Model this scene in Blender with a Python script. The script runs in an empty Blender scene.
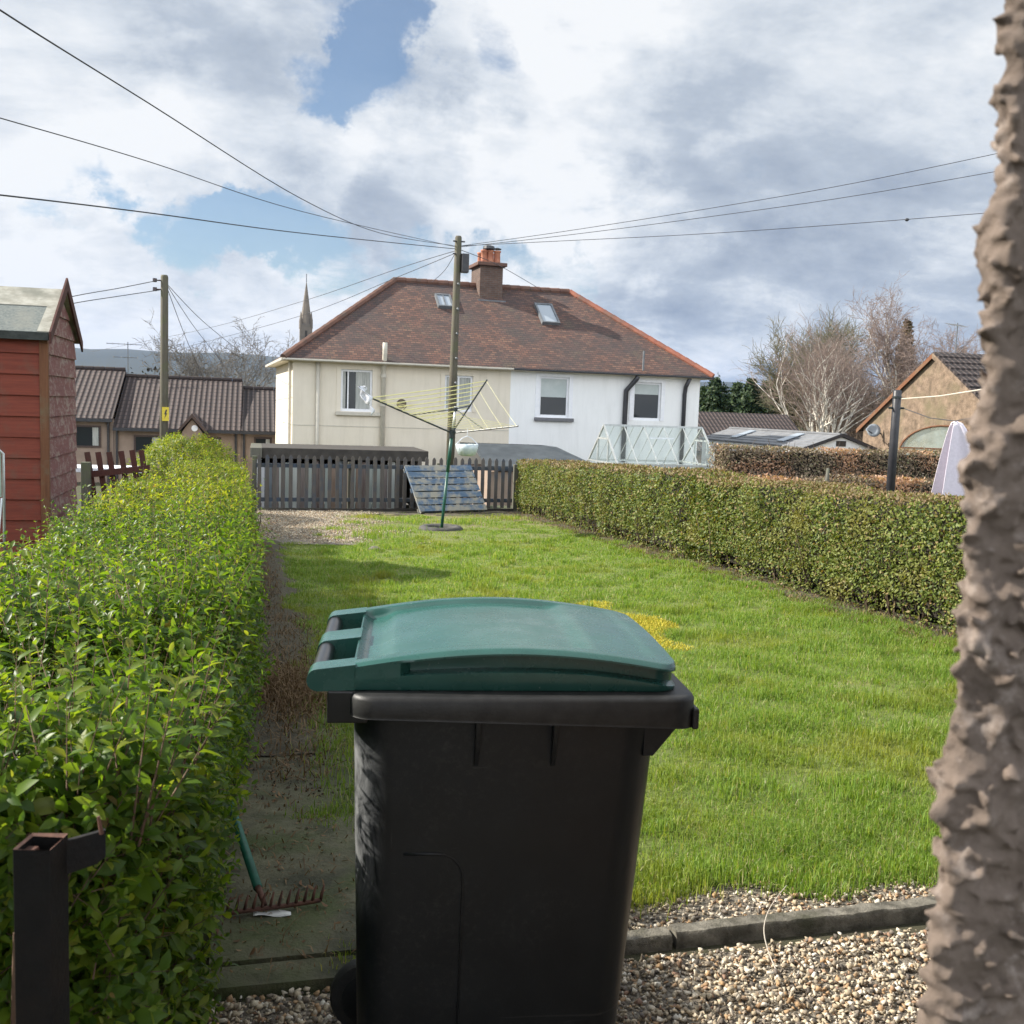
import bpy, bmesh, math, random
import numpy as np
from mathutils import Vector, Matrix, noise as mnoise
R = math.radians
PI = math.pi
rng = np.random.default_rng(11)
random.seed(5)
SC = bpy.context.scene
COL = SC.collection

# ------------------------------------------------------------------ camera
YAW, PITCH, ROLL, FPX, EYE = R(14), R(5.8), R(1.95), 1024.0, 1.6
fw = np.array([math.sin(YAW)*math.cos(PITCH), math.cos(YAW)*math.cos(PITCH), -math.sin(PITCH)])
r0 = np.array([math.cos(YAW), -math.sin(YAW), 0.0]); u0 = np.cross(r0, fw)
rt = r0*math.cos(ROLL)+u0*math.sin(ROLL); up = -r0*math.sin(ROLL)+u0*math.cos(ROLL)
CP = np.array([0, 0, EYE])
def ray(x, y): return fw + rt*(x-512)/FPX - up*(y-512)/FPX
def at(x, y, Y):                       # the point at real distance Y down the garden seen at this pixel
    d = ray(x, y); return Vector(CP + d*(Y/d[1]))
def atX(x, y, X):
    d = ray(x, y); return Vector(CP + d*(X/d[0]))
cam_d = bpy.data.cameras.new('camera'); cam = bpy.data.objects.new('camera', cam_d); COL.objects.link(cam)
cam.matrix_world = Matrix(((rt[0], up[0], -fw[0], 0), (rt[1], up[1], -fw[1], 0), (rt[2], up[2], -fw[2], EYE), (0, 0, 0, 1)))
cam_d.sensor_width = 36; cam_d.lens = 36; cam_d.clip_start = 0.05; cam_d.clip_end = 20000
cam_d.dof.use_dof = True; cam_d.dof.focus_distance = 6; cam_d.dof.aperture_fstop = 14
SC.camera = cam

def G(x, y):                           # height of the ground
    if y < 24: return -0.034*max(y, -2)
    if y < 34:
        t = (y-24)/10; t = t*t*(3-2*t); return -0.816*(1-t) - 2.1*t
    return -2.1
def hsh(*a):
    v = math.sin(sum(k*c for k, c in zip(a, (12.9898, 78.233, 37.719))))*43758.5453
    return v-math.floor(v)

# ------------------------------------------------------------------ object helpers
def tag(o, label=None, cat=None, group=None, kind=None):
    if label: o['label'] = label
    if cat: o['category'] = cat
    if group: o['group'] = group
    if kind: o['kind'] = kind
    return o
def thing(name, label, cat, loc=(0, 0, 0), rz=0, group=None):
    o = bpy.data.objects.new(name, None); COL.objects.link(o)
    o.empty_display_size = 0.1
    o.location = loc; o.rotation_euler = (0, 0, rz)
    return tag(o, label, cat, group)
class MB:
    def __init__(s): s.v = []; s.f = []; s.m = []; s.cm = 0
    def mat(s, i): s.cm = i; return s
    def add(s, vs, fs):
        o = len(s.v); s.v += [tuple(p) for p in vs]
        for f in fs: s.f.append(tuple(i+o for i in f)); s.m.append(s.cm)
        return s
    def box(s, x0, x1, y0, y1, z0, z1, M=None):
        vs = [(x, y, z) for z in (z0, z1) for y in (y0, y1) for x in (x0, x1)]
        if M is not None: vs = [tuple(M @ Vector(p)) for p in vs]
        return s.add(vs, [(0, 2, 3, 1), (4, 5, 7, 6), (0, 1, 5, 4), (2, 6, 7, 3), (0, 4, 6, 2), (1, 3, 7, 5)])
    def bar(s, a, b, w, h, upv=(0, 0, 1)):          # a box of w x h along a-b
        a = Vector(a); b = Vector(b); d = (b-a).normalized(); upv = Vector(upv)
        sx = d.cross(upv)
        if sx.length < 1e-4: sx = d.cross(Vector((1, 0, 0)))
        sx.normalize(); sz = sx.cross(d)
        vs = []
        for p in (a, b):
            for (i, j) in ((-1, -1), (1, -1), (1, 1), (-1, 1)): vs.append(p+sx*(i*w/2)+sz*(j*h/2))
        return s.add(vs, [(3, 2, 1, 0), (4, 5, 6, 7), (0, 1, 5, 4), (1, 2, 6, 5), (2, 3, 7, 6), (3, 0, 4, 7)])
    def tube(s, pts, rad, n=8, cap=True):
        pts = [Vector(p) for p in pts]
        if not hasattr(rad, '__len__'): rad = [rad]*len(pts)
        rings = []; ref = None
        for i, p in enumerate(pts):
            a = pts[max(0, i-1)]; b = pts[min(len(pts)-1, i+1)]
            d = (b-a).normalized()
            if ref is None:
                ref = Vector((0, 0, 1)) if abs(d.z) < .9 else Vector((1, 0, 0))
            x = d.cross(ref).normalized(); y = x.cross(d).normalized(); ref = y
            rings.append([p+x*(math.cos(2*PI*k/n)*rad[i])+y*(math.sin(2*PI*k/n)*rad[i]) for k in range(n)])
        vs = [q for r in rings for q in r]; fs = []
        for i in range(len(pts)-1):
            for k in range(n):
                fs.append((i*n+k, i*n+(k+1) % n, (i+1)*n+(k+1) % n, (i+1)*n+k))
        if cap:
            fs.append(tuple(range(n-1, -1, -1))); fs.append(tuple((len(pts)-1)*n+k for k in range(n)))
        return s.add(vs, fs)
    def lathe(s, prof, n=20, M=None, cap=True):     # prof: (radius, z)
        vs = []
        for (r, z) in prof:
            for k in range(n):
                p = Vector((r*math.cos(2*PI*k/n), r*math.sin(2*PI*k/n), z)); vs.append(M @ p if M is not None else p)
        fs = []
        for i in range(len(prof)-1):
            for k in range(n): fs.append((i*n+k, i*n+(k+1) % n, (i+1)*n+(k+1) % n, (i+1)*n+k))
        if cap: fs.append(tuple(range(n-1, -1, -1))); fs.append(tuple((len(prof)-1)*n+k for k in range(n)))
        return s.add(vs, fs)
    def prism(s, poly, off):                        # polygon of 3-d points swept by off
        n = len(poly); off = Vector(off)
        vs = [Vector(p) for p in poly]+[Vector(p)+off for p in poly]
        fs = [tuple(range(n-1, -1, -1)), tuple(range(n, 2*n))]+[(i, (i+1) % n, n+(i+1) % n, n+i) for i in range(n)]
        return s.add(vs, fs)
    def grid(s, P):                                 # P[i][j] points
        ni, nj = len(P), len(P[0]); vs = [p for r_ in P for p in r_]
        return s.add(vs, [(i*nj+j, (i+1)*nj+j, (i+1)*nj+j+1, i*nj+j+1) for i in range(ni-1) for j in range(nj-1)])
    def build(s, name, mats, parent=None, smooth=False, bevel=0, fix=True, world=False):
        me = bpy.data.meshes.new(name)
        vs = s.v
        if parent is not None and world:            # geometry given in world space, parent not rotated
            l = parent.location; vs = [(p[0]-l[0], p[1]-l[1], p[2]-l[2]) for p in vs]
        me.from_pydata(vs, [], s.f)
        if not isinstance(mats, (list, tuple)): mats = [mats]
        for m in mats: me.materials.append(m)
        me.polygons.foreach_set('material_index', np.array(s.m, dtype=np.int32))
        if fix:
            bm = bmesh.new(); bm.from_mesh(me); bmesh.ops.recalc_face_normals(bm, faces=bm.faces); bm.to_mesh(me); bm.free()
        if smooth: me.polygons.foreach_set('use_smooth', [True]*len(me.polygons))
        o = bpy.data.objects.new(name, me); COL.objects.link(o)
        if parent is not None: o.parent = parent
        if bevel:
            b = o.modifiers.new('bevel', 'BEVEL'); b.width = bevel; b.segments = 2; b.limit_method = 'ANGLE'; b.angle_limit = R(40)
            for p_ in me.polygons: p_.use_smooth = True
            w = o.modifiers.new('wn', 'WEIGHTED_NORMAL'); w.keep_sharp = True
        return o
def raw(name, V, tris, mats, parent=None, mi=None, smooth=False, quads=None):
    """mesh straight from numpy arrays: V (n,3), tris (m,3) and/or quads (k,4)"""
    me = bpy.data.meshes.new(name)
    if parent is not None: V = V-np.array(parent.location)
    nt = 0 if tris is None else len(tris); nq = 0 if quads is None else len(quads)
    me.vertices.add(len(V)); me.vertices.foreach_set('co', np.ascontiguousarray(V, dtype=np.float32).ravel())
    li = []; tot = []
    if nt: li.append(np.asarray(tris).ravel()); tot.append(np.full(nt, 3))
    if nq: li.append(np.asarray(quads).ravel()); tot.append(np.full(nq, 4))
    li = np.concatenate(li).astype(np.int32); tot = np.concatenate(tot).astype(np.int32)
    me.loops.add(len(li)); me.loops.foreach_set('vertex_index', li)
    me.polygons.add(len(tot)); me.polygons.foreach_set('loop_start', (np.cumsum(tot)-tot).astype(np.int32))
    me.polygons.foreach_set('loop_total', tot)
    if not isinstance(mats, (list, tuple)): mats = [mats]
    for m in mats: me.materials.append(m)
    if mi is not None: me.polygons.foreach_set('material_index', np.asarray(mi, dtype=np.int32))
    if smooth: me.polygons.foreach_set('use_smooth', np.ones(len(tot), dtype=bool))
    me.update(calc_edges=True); me.validate()
    o = bpy.data.objects.new(name, me); COL.objects.link(o)
    if parent is not None: o.parent = parent
    return o

# ------------------------------------------------------------------ materials
class NT:
    def __init__(s, name):
        m = bpy.data.materials.new(name); m.use_nodes = True; s.m = m; s.t = m.node_tree; s.n = s.t.nodes; s.l = s.t.links
        s.b = s.n['Principled BSDF']; s.out = s.n['Material Output']; s._c = {}
    def node(s, typ, **k):
        n = s.n.new(typ)
        for a, v in k.items(): setattr(n, a, v)
        return n
    def link(s, a, b): s.l.new(a, b)
    def co(s, kind='Object'):
        if kind == 'World':
            if 'geo' not in s._c: s._c['geo'] = s.node('ShaderNodeNewGeometry')
            return s._c['geo'].outputs['Position']
        if 'tc' not in s._c: s._c['tc'] = s.node('ShaderNodeTexCoord')
        return s._c['tc'].outputs[kind]
    def noise(s, scale, detail=4, rough=.55, kind='Object', stretch=None, dist=0):
        n = s.node('ShaderNodeTexNoise'); n.inputs['Scale'].default_value = scale; n.inputs['Detail'].default_value = detail
        n.inputs['Roughness'].default_value = rough; n.inputs['Distortion'].default_value = dist
        v = s.co(kind)
        if stretch:
            mp = s.node('ShaderNodeMapping'); mp.inputs['Scale'].default_value = stretch; s.link(v, mp.inputs['Vector']); v = mp.outputs['Vector']
        s.link(v, n.inputs['Vector']); return n.outputs['Fac']
    def ramp(s, fac, stops, interp='LINEAR'):
        r = s.node('ShaderNodeValToRGB'); e = r.color_ramp; e.interpolation = interp
        while len(e.elements) < len(stops): e.elements.new(.5)
        for el, (p, c) in zip(e.elements, stops):
            el.position = p; el.color = (*c, 1) if hasattr(c, '__len__') else (c, c, c, 1)
        s.link(fac, r.inputs['Fac']); return r.outputs['Color']
    def mix(s, fac, a, b, blend='MIX'):
        n = s.node('ShaderNodeMix', data_type='RGBA', blend_type=blend)
        for sock, v in ((n.inputs[0], fac), (n.inputs[6], a), (n.inputs[7], b)):
            if isinstance(v, (int, float)): sock.default_value = v
            elif isinstance(v, tuple): sock.default_value = (*v, 1)
            else: s.link(v, sock)
        return n.outputs[2]
    def math(s, op, a, b=None, c=None, clamp=False):
        n = s.node('ShaderNodeMath', operation=op, use_clamp=clamp)
        for i, v in enumerate((a, b, c)):
            if v is None: continue
            if isinstance(v, (int, float)): n.inputs[i].default_value = v
            else: s.link(v, n.inputs[i])
        return n.outputs[0]
    def color(s, c):
        if isinstance(c, tuple): s.b.inputs['Base Color'].default_value = (*c, 1)
        else: s.link(c, s.b.inputs['Base Color'])
    def rough(s, r):
        if isinstance(r, (int, float)): s.b.inputs['Roughness'].default_value = r
        else: s.link(r, s.b.inputs['Roughness'])
    def bump(s, h, strength=.4, dist=.01):
        n = s.node('ShaderNodeBump'); n.inputs['Strength'].default_value = strength; n.inputs['Distance'].default_value = dist
        s.link(h, n.inputs['Height'])
        if s.b.inputs['Normal'].is_linked: s.link(s.b.inputs['Normal'].links[0].from_socket, n.inputs['Normal'])
        s.link(n.outputs['Normal'], s.b.inputs['Normal'])
    def island(s):
        if 'geo' not in s._c: s._c['geo'] = s.node('ShaderNodeNewGeometry')
        return s._c['geo'].outputs['Random Per Island']
def nmat(name, c1, c2, scale=6, rough=.7, bump=.25, bscale=None, bdist=.01, detail=6, lo=.35, hi=.65, spec=None, metal=0, stretch=None, kind='Object', c3=None, s3=1.3):
    t = NT(name); f = t.noise(scale, detail, .6, kind, stretch)
    col = t.ramp(f, [(lo, c1), (hi, c2)])
    if c3: col = t.mix(t.ramp(t.noise(s3, 5, .6, kind), [(.5, 0.), (.68, 1.)]), col, c3)
    t.color(col); t.rough(rough)
    if spec is not None: t.b.inputs['Specular IOR Level'].default_value = spec
    t.b.inputs['Metallic'].default_value = metal
    if bump: t.bump(t.noise(bscale or scale*4, 5, .65, kind, stretch), bump, bdist)
    return t.m
def leafmat(name, stops, trans=.35, rough=.4, tcol=1.6, patch=None, spec=.5):
    t = NT(name); col = t.ramp(t.island(), stops)
    if patch: col = t.mix(t.ramp(t.noise(patch[0], 3, .6, 'World'), [(patch[2], 0.), (patch[3], 1.)]), col, patch[1])
    t.color(col); t.rough(rough); t.b.inputs['Specular IOR Level'].default_value = spec
    if trans:
        tr = t.node('ShaderNodeBsdfTranslucent')
        t.link(t.mix(1.0, col, (tcol, tcol*.95, tcol*.35), 'MULTIPLY'), tr.inputs['Color'])
        mx = t.node('ShaderNodeMixShader'); mx.inputs[0].default_value = trans
        t.link(t.b.outputs[0], mx.inputs[1]); t.link(tr.outputs[0], mx.inputs[2]); t.link(mx.outputs[0], t.out.inputs['Surface'])
    return t.m
def glassmat(name, tint=(.8, .9, .88), tr=.72, dirt=.25):
    t = NT(name)
    tp = t.node('ShaderNodeBsdfTransparent'); tp.inputs['Color'].default_value = (*tint, 1)
    t.color((.55, .6, .58)); t.rough(.06); 
    gl = t.node('ShaderNodeBsdfGlossy'); gl.inputs['Roughness'].default_value = .04; gl.inputs['Color'].default_value = (.9, .95, .95, 1)
    lw = t.node('ShaderNodeLayerWeight'); lw.inputs['Blend'].default_value = .5; fr = t.math('MULTIPLY_ADD', t.math('POWER', lw.outputs['Facing'], 4.0), .32, .04)
    m1 = t.node('ShaderNodeMixShader'); t.link(fr, m1.inputs[0]); t.link(tp.outputs[0], m1.inputs[1]); t.link(gl.outputs[0], m1.inputs[2])
    df = t.node('ShaderNodeBsdfDiffuse'); df.inputs['Color'].default_value = (.6, .66, .63, 1)
    m2 = t.node('ShaderNodeMixShader'); t.link(t.math('MULTIPLY', t.ramp(t.noise(3, 5), [(.3, .3), (.75, 1.)]), dirt), m2.inputs[0])
    t.link(m1.outputs[0], m2.inputs[1]); t.link(df.outputs[0], m2.inputs[2]); t.link(m2.outputs[0], t.out.inputs['Surface'])
    return t.m
M = {}
def scuffmat():
    t = NT('scuffed_pale_plastic'); s_ = t.ramp(t.noise(9, 9, .75, stretch=(1, 5, .7), dist=1.5), [(.42, 0.), (.62, 1.)])
    t.color(t.mix(s_, (.02, .02, .021), (.34, .34, .35))); t.rough(.4); return t.m
M['scuff'] = scuffmat()
def binmat():
    t = NT('bin_plastic'); col = t.ramp(t.noise(9, 6, .6), [(.3, (.0044, .0062, .0082)), (.7, (.0078, .0102, .0128))])
    dust = t.math('MULTIPLY', t.ramp(t.noise(2.2, 5, .6), [(.42, 0.), (.7, 1.)]), t.ramp(t.noise(70, 8, .75), [(.5, 0.), (.75, 1.)])); col = t.mix(t.math('MULTIPLY', dust, .75), col, (.055, .053, .05))
    scr = t.ramp(t.noise(26, 3, .5, stretch=(1, 1, .06), dist=.6), [(.72, 0.), (.75, 1.)]); scr2 = t.ramp(t.noise(30, 3, .5, stretch=(.08, .08, 1.2), dist=.8), [(.70, 0.), (.712, 1.)])
    col = t.mix(t.math('MULTIPLY', t.math('MAXIMUM', scr, scr2), .25), col, (.07, .07, .07))
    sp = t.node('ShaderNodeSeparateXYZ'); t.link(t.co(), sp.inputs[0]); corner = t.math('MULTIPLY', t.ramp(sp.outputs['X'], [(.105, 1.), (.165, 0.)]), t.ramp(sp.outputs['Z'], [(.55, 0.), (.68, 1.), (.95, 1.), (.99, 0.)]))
    scuff_glare = t.ramp(t.noise(11, 9, .75, stretch=(1, 1, .55), dist=1.6), [(.4, 0.), (.6, 1.)]); col = t.mix(t.math('MULTIPLY', corner, scuff_glare), col, (.2, .205, .21)); t.color(col); t.rough(t.ramp(t.noise(6, 6), [(.3, .36), (.7, .52)])); t.b.inputs['Specular IOR Level'].default_value = .45; t.bump(t.noise(220, 5), .14, .002); return t.m  # pale corner patch: scuffs plus the sun's glare put into the colour
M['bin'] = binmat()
M['rim'] = nmat('bin_rim_plastic', (.010, .0105, .011), (.025, .025, .025), 26, .5, .25, 160, .002)
def lidmat():
    t = NT('green_lid_plastic'); col = t.ramp(t.noise(7, 7, .65), [(.3, (.018, .08, .068)), (.7, (.028, .105, .09))])
    dust = t.ramp(t.noise(38, 8, .75), [(.62, 0.), (.78, .55)])
    col = t.mix(t.math('MULTIPLY', dust, .45), col, (.13, .2, .18))
    col = t.mix(t.ramp(t.noise(3, 4, .6, stretch=(.4, 9, 1)), [(.62, 0.), (.8, .25)]), col, (.12, .22, .19))
    t.color(col); spk = t.ramp(t.noise(120, 3, .6), [(.70, 0.), (.74, .7)]); t.color(t.mix(spk, col, (.25, .3, .27))); t.rough(t.ramp(t.noise(16, 5), [(.3, .2), (.7, .34)])); t.b.inputs['Specular IOR Level'].default_value = .65; t.bump(t.noise(240, 3), .06, .002); return t.m
M['lid'] = lidmat()
M['black_gloss'] = nmat('smooth_black_plastic', (.012, .012, .013), (.02, .02, .021), 20, .28, .05, 100, .002)
M['rubber'] = nmat('rubber', (.015, .015, .015), (.035, .033, .03), 14, .75, .3, 60)
M['dirty_rubber'] = nmat('dusty_tyre', (.035, .035, .035), (.085, .08, .072), 6, .85, .3, 40)
M['black_metal'] = nmat('black_paint_metal', (.004, .004, .0045), (.008, .008, .008), 15, .65, .6, 140, .003, spec=.25, c3=(.011, .008, .007), s3=9)
M['rust'] = nmat('rusty_metal', (.045, .018, .011), (.13, .055, .035), 30, .8, .4, 100, .003)
M['rake_green'] = nmat('green_painted_handle', (.01, .085, .055), (.02, .13, .085), 20, .42, .1)
def rendermat(name, c1, c2, c3):
    t = NT(name); col = t.ramp(t.noise(.8, 6, .6), [(.3, c1), (.7, c2)])
    streak = t.ramp(t.noise(1.6, 6, .7, stretch=(2.2, 2.2, .22)), [(.5, 0.), (.78, .75)])
    st2 = t.ramp(t.noise(2, 7, .7, stretch=(1, 1, .3)), [(.5, 0.), (.75, .22)]); t.color(t.mix(st2, t.mix(streak, col, c3), (c3[0]*.75, c3[1]*.75, c3[2]*.75))); t.rough(.85); t.bump(t.noise(45, 6, .7), .35, .012); return t.m
M['cream'] = rendermat('cream_render', (.69, .62, .50), (.74, .67, .56), (.58, .52, .42))
M['white_render'] = rendermat('white_render', (.8, .8, .79), (.84, .84, .83), (.68, .68, .67))
M['white_paint'] = nmat('white_window_paint', (.74, .75, .78), (.82, .82, .84), 8, .35, .05)
M['cream_pipe'] = nmat('cream_pipe_paint', (.46, .43, .36), (.54, .5, .42), 6, .5, .1)
M['grey_sill'] = nmat('grey_sill_paint', (.12, .12, .13), (.17, .17, .18), 9, .7, .15)
M['black_pipe'] = nmat('black_gutter_paint', (.02, .02, .024), (.035, .035, .04), 9, .4, .1)
def tilemat(name, stops, w, h, patch, moss, mortar=.03, bumpd=.03):
    t = NT(name); br = t.node('ShaderNodeTexBrick'); br.offset = .5
    t.link(t.co('UV'), br.inputs['Vector'])
    br.inputs['Scale'].default_value = 1; br.inputs['Brick Width'].default_value = w; br.inputs['Row Height'].default_value = h
    br.inputs['Mortar Size'].default_value = .012; br.inputs['Mortar Smooth'].default_value = .3; br.inputs['Bias'].default_value = 0
    br.inputs['Color1'].default_value = (0, 0, 0, 1); br.inputs['Color2'].default_value = (1, 1, 1, 1); br.inputs['Mortar'].default_value = (.5, .5, .5, 1)
    col = t.ramp(br.outputs['Color'], stops)
    big = t.noise(.55, 6, .65, 'UV'); col = t.mix(t.ramp(big, [(.4, 0.), (.62, .75)]), col, patch)
    col = t.mix(t.ramp(t.noise(1.1, 7, .7, 'UV'), [(.56, 0.), (.74, .65)]), col, moss)
    col = t.mix(t.math('MULTIPLY', br.outputs['Fac'], .8), col, (mortar, mortar, mortar))
    t.color(col); t.rough(.85)
    sp = t.node('ShaderNodeSeparateXYZ'); t.link(t.co('UV'), sp.inputs[0])
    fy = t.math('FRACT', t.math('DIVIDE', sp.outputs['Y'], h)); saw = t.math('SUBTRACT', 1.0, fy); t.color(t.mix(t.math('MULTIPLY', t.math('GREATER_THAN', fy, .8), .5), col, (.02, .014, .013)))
    hgt = t.math('ADD', t.math('MULTIPLY', saw, .8), t.math('MULTIPLY', t.noise(9, 5, .6, 'UV'), .4))
    t.bump(hgt, .7, bumpd); return t.m
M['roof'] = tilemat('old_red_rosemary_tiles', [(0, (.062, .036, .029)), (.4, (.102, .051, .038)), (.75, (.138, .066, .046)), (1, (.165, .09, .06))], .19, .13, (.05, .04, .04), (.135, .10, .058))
M['ridge'] = nmat('terracotta_ridge', (.20, .065, .04), (.30, .11, .065), 3, .8, .3, c3=(.13, .08, .06)); M['ridge_old'] = nmat('weathered_ridge', (.10, .05, .037), (.16, .08, .055), 3, .85, .3, c3=(.09, .075, .06))
def pantile(name, c1, c2, w, h):
    t = NT(name); sp = t.node('ShaderNodeSeparateXYZ'); t.link(t.co('UV'), sp.inputs[0])
    fx = t.math('FRACT', t.math('DIVIDE', sp.outputs['X'], w)); fy = t.math('FRACT', t.math('DIVIDE', sp.outputs['Y'], h))
    wave = t.math('SINE', t.math('MULTIPLY', fx, 2*PI)); hgt = t.math('ADD', t.math('MULTIPLY', wave, .5), t.math('MULTIPLY', t.math('SUBTRACT', 1.0, fy), .7))
    col = t.ramp(t.noise(1.2, 6, .65, 'UV'), [(.3, c1), (.7, c2)])
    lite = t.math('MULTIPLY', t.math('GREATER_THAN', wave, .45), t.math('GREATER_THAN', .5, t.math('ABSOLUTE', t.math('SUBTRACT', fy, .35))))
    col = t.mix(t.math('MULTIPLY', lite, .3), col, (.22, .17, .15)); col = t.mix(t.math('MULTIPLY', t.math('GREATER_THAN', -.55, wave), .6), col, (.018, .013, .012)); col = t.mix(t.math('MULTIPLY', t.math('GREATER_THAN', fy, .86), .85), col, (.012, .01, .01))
    t.color(col); t.rough(.8); t.bump(hgt, .8, .05); return t.m
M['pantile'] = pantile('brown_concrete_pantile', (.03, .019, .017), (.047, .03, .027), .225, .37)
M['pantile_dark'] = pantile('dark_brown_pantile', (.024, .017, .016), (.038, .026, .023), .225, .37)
def brickmat(name, c1, c2, mortar, scale=1.0):
    t = NT(name); br = t.node('ShaderNodeTexBrick')
    t.link(t.co('UV'), br.inputs['Vector'])
    for k, v in (('Scale', scale), ('Brick Width', .23), ('Row Height', .075), ('Mortar Size', .012)): br.inputs[k].default_value = v
    br.inputs['Color1'].default_value = (*c1, 1); br.inputs['Color2'].default_value = (*c2, 1); br.inputs['Mortar'].default_value = (*mortar, 1)
    t.color(t.mix(t.ramp(t.noise(4, 6), [(.4, 0.), (.75, .6)]), br.outputs['Color'], (c1[0]*.5, c1[1]*.5, c1[2]*.55))); t.rough(.85); t.bump(br.outputs['Fac'], -.4, .01); return t.m
M['chim_brick'] = brickmat('sooty_chimney_brick', (.095, .055, .042), (.14, .08, .058), (.12, .10, .085))
M['sandy'] = nmat('sandy_harled_wall', (.12, .085, .057), (.265, .19, .132), 5, .9, .9, 22, .03, c3=(.15, .125, .07), s3=.7, detail=9)
M['fawn'] = nmat('fawn_drydash', (.25, .185, .145), (.31, .235, .185), 2, .9, .4, 40, .01)
M['brownframe'] = nmat('brown_window_frame', (.045, .026, .02), (.07, .04, .03), 8, .5, .1)
def paneMat():
    t = NT('window_glass'); t.color((.022, .026, .03)); t.rough(.04); t.b.inputs['Specular IOR Level'].default_value = .35; return t.m
M['pane'] = paneMat()
M['curtain'] = nmat('curtain_cloth', (.3, .31, .29), (.5, .5, .47), 5, .9, .2, stretch=(6, 6, .4))
M['blind'] = nmat('pale_blind', (.42, .47, .46), (.5, .54, .53), 3, .6, .05)
M['lead'] = nmat('lead_flashing', (.1, .11, .12), (.16, .17, .18), 5, .6, .2)
M['terracotta'] = nmat('terracotta_pot', (.33, .12, .07), (.45, .19, .11), 5, .8, .2)
M['stone_spire'] = nmat('weathered_sandstone', (.13, .11, .09), (.2, .165, .13), .4, .9, .3, 3, .1)
def woodmat(name, c1, c2, c3, grain=(14, 14, .8), s3=3, lo=.5, hi=.66, rough=.8):
    t = NT(name); col = t.ramp(t.noise(3, 7, .65, stretch=grain), [(.3, c1), (.7, c2)])
    col = t.mix(t.ramp(t.noise(s3, 7, .7), [(lo, 0.), (hi, 1.)]), col, c3); t.color(col); t.rough(rough); t.bump(t.noise(8, 6, .65, stretch=grain), .35, .006); return t.m
M['pole'] = woodmat('weathered_pole_wood', (.065, .056, .04), (.12, .105, .075), (.085, .09, .04), lo=.48, hi=.7)
M['shed_red'] = woodmat('red_shed_paint', (.14, .028, .015), (.23, .048, .025), (.14, .06, .038), grain=(.8, .8, 14), s3=2.2)
def peelmat():
    t = NT('peeling_red_paint'); col = t.ramp(t.noise(3, 7, .65, stretch=(1, .8, 14)), [(.3, (.15, .055, .05)), (.7, (.21, .085, .078))])
    peel = t.ramp(t.noise(5, 9, .8, dist=1.4, stretch=(1, 1, 1.6)), [(.5, 0.), (.56, 1.)])
    col = t.mix(t.math('MULTIPLY', peel, .8), col, (.30, .235, .2)); t.color(col); t.rough(.85); t.bump(peel, -.3, .004); return t.m
M['shed_peel'] = peelmat()
M['shed_post'] = woodmat('brown_corner_board', (.12, .045, .018), (.19, .08, .035), (.15, .10, .055))
M['felt'] = nmat('mineral_roof_felt', (.1, .115, .11), (.17, .185, .17), 30, .95, .5, 160, .004, c3=(.2, .2, .17), s3=1.6)
M['felt_pale'] = nmat('faded_roof_felt', (.23, .22, .18), (.36, .35, .3), 9, .9, .3, 80, .004, c3=(.16, .16, .13), s3=2)
M['black_felt'] = nmat('black_felt_edge', (.025, .03, .027), (.055, .06, .055), 12, .9, .3)
M['fence_wood'] = woodmat('silvered_fence_wood', (.07, .062, .057), (.125, .11, .098), (.055, .065, .085), s3=1.7)
M['rail_wood'] = woodmat('blue_stained_rail', (.032, .042, .055), (.065, .075, .09), (.05, .075, .12), grain=(.8, 14, 14), s3=1.2)
M['dark_wood'] = woodmat('dark_timber', (.03, .024, .02), (.055, .045, .037), (.04, .035, .03))
M['red_wood'] = woodmat('oxblood_fence_wood', (.05, .014, .01), (.085, .025, .018), (.06, .03, .02))
M['grey_wood'] = woodmat('grey_green_post', (.075, .07, .055), (.13, .125, .1), (.1, .11, .06))
M['pallet'] = woodmat('worn_blue_pallet_boards', (.05, .09, .15), (.13, .19, .27), (.30, .28, .23), grain=(.9, 9, 14), s3=3.4, lo=.44, hi=.58)
def boardsmat():
    t = NT('reclaimed_boards'); col = t.ramp(t.island(), [(0, (.14, .085, .065)), (.2, (.36, .4, .36)), (.36, (.25, .15, .09)), (.46, (.14, .17, .2)), (.58, (.8, .8, .84)), (.76, (.5, .52, .48)), (.92, (.18, .13, .11))], 'CONSTANT')
    t.color(t.mix(.35, col, t.ramp(t.noise(3, 6, .6, stretch=(14, 14, .8)), [(.3, .04), (.7, .3)]))); t.rough(.85); return t.m
M['boards'] = boardsmat()
M['slate_grey'] = nmat('grey_felt_roof', (.035, .044, .052), (.06, .072, .082), 2, .85, .3, 40)
def sheetmat():
    t = NT('fibre_cement_sheet'); col = t.ramp(t.noise(2, 6), [(.3, (.13, .135, .145)), (.7, (.2, .205, .215))]); t.color(col); t.rough(.75); t.bump(t.noise(20, 4), .2, .01); return t.m
M['sheet'] = sheetmat()
M['alu'] = nmat('bare_aluminium', (.45, .47, .46), (.6, .62, .61), 8, .42, .05, metal=.6)
M['glass'] = glassmat('greenhouse_glass', (.95, .985, .975), dirt=.05)
M['film'] = glassmat('polytunnel_film', (.8, .86, .8), dirt=.55)
M['alu_dark'] = nmat('dark_line_pole', (.010, .016, .016), (.016, .024, .023), 8, .4, .05)
M['dryer_green'] = nmat('green_steel_pole', (.01, .07, .05), (.018, .10, .07), 8, .4, .05)
M['line_yellow'] = nmat('yellow_plastic_line', (.72, .66, .24), (.8, .76, .38), 8, .5, 0)
M['rope'] = nmat('pale_rope', (.5, .45, .38), (.6, .55, .47), 8, .8, 0)
M['wire'] = nmat('black_cable', (.03, .03, .034), (.045, .045, .05), 3, .6, 0)
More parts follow.
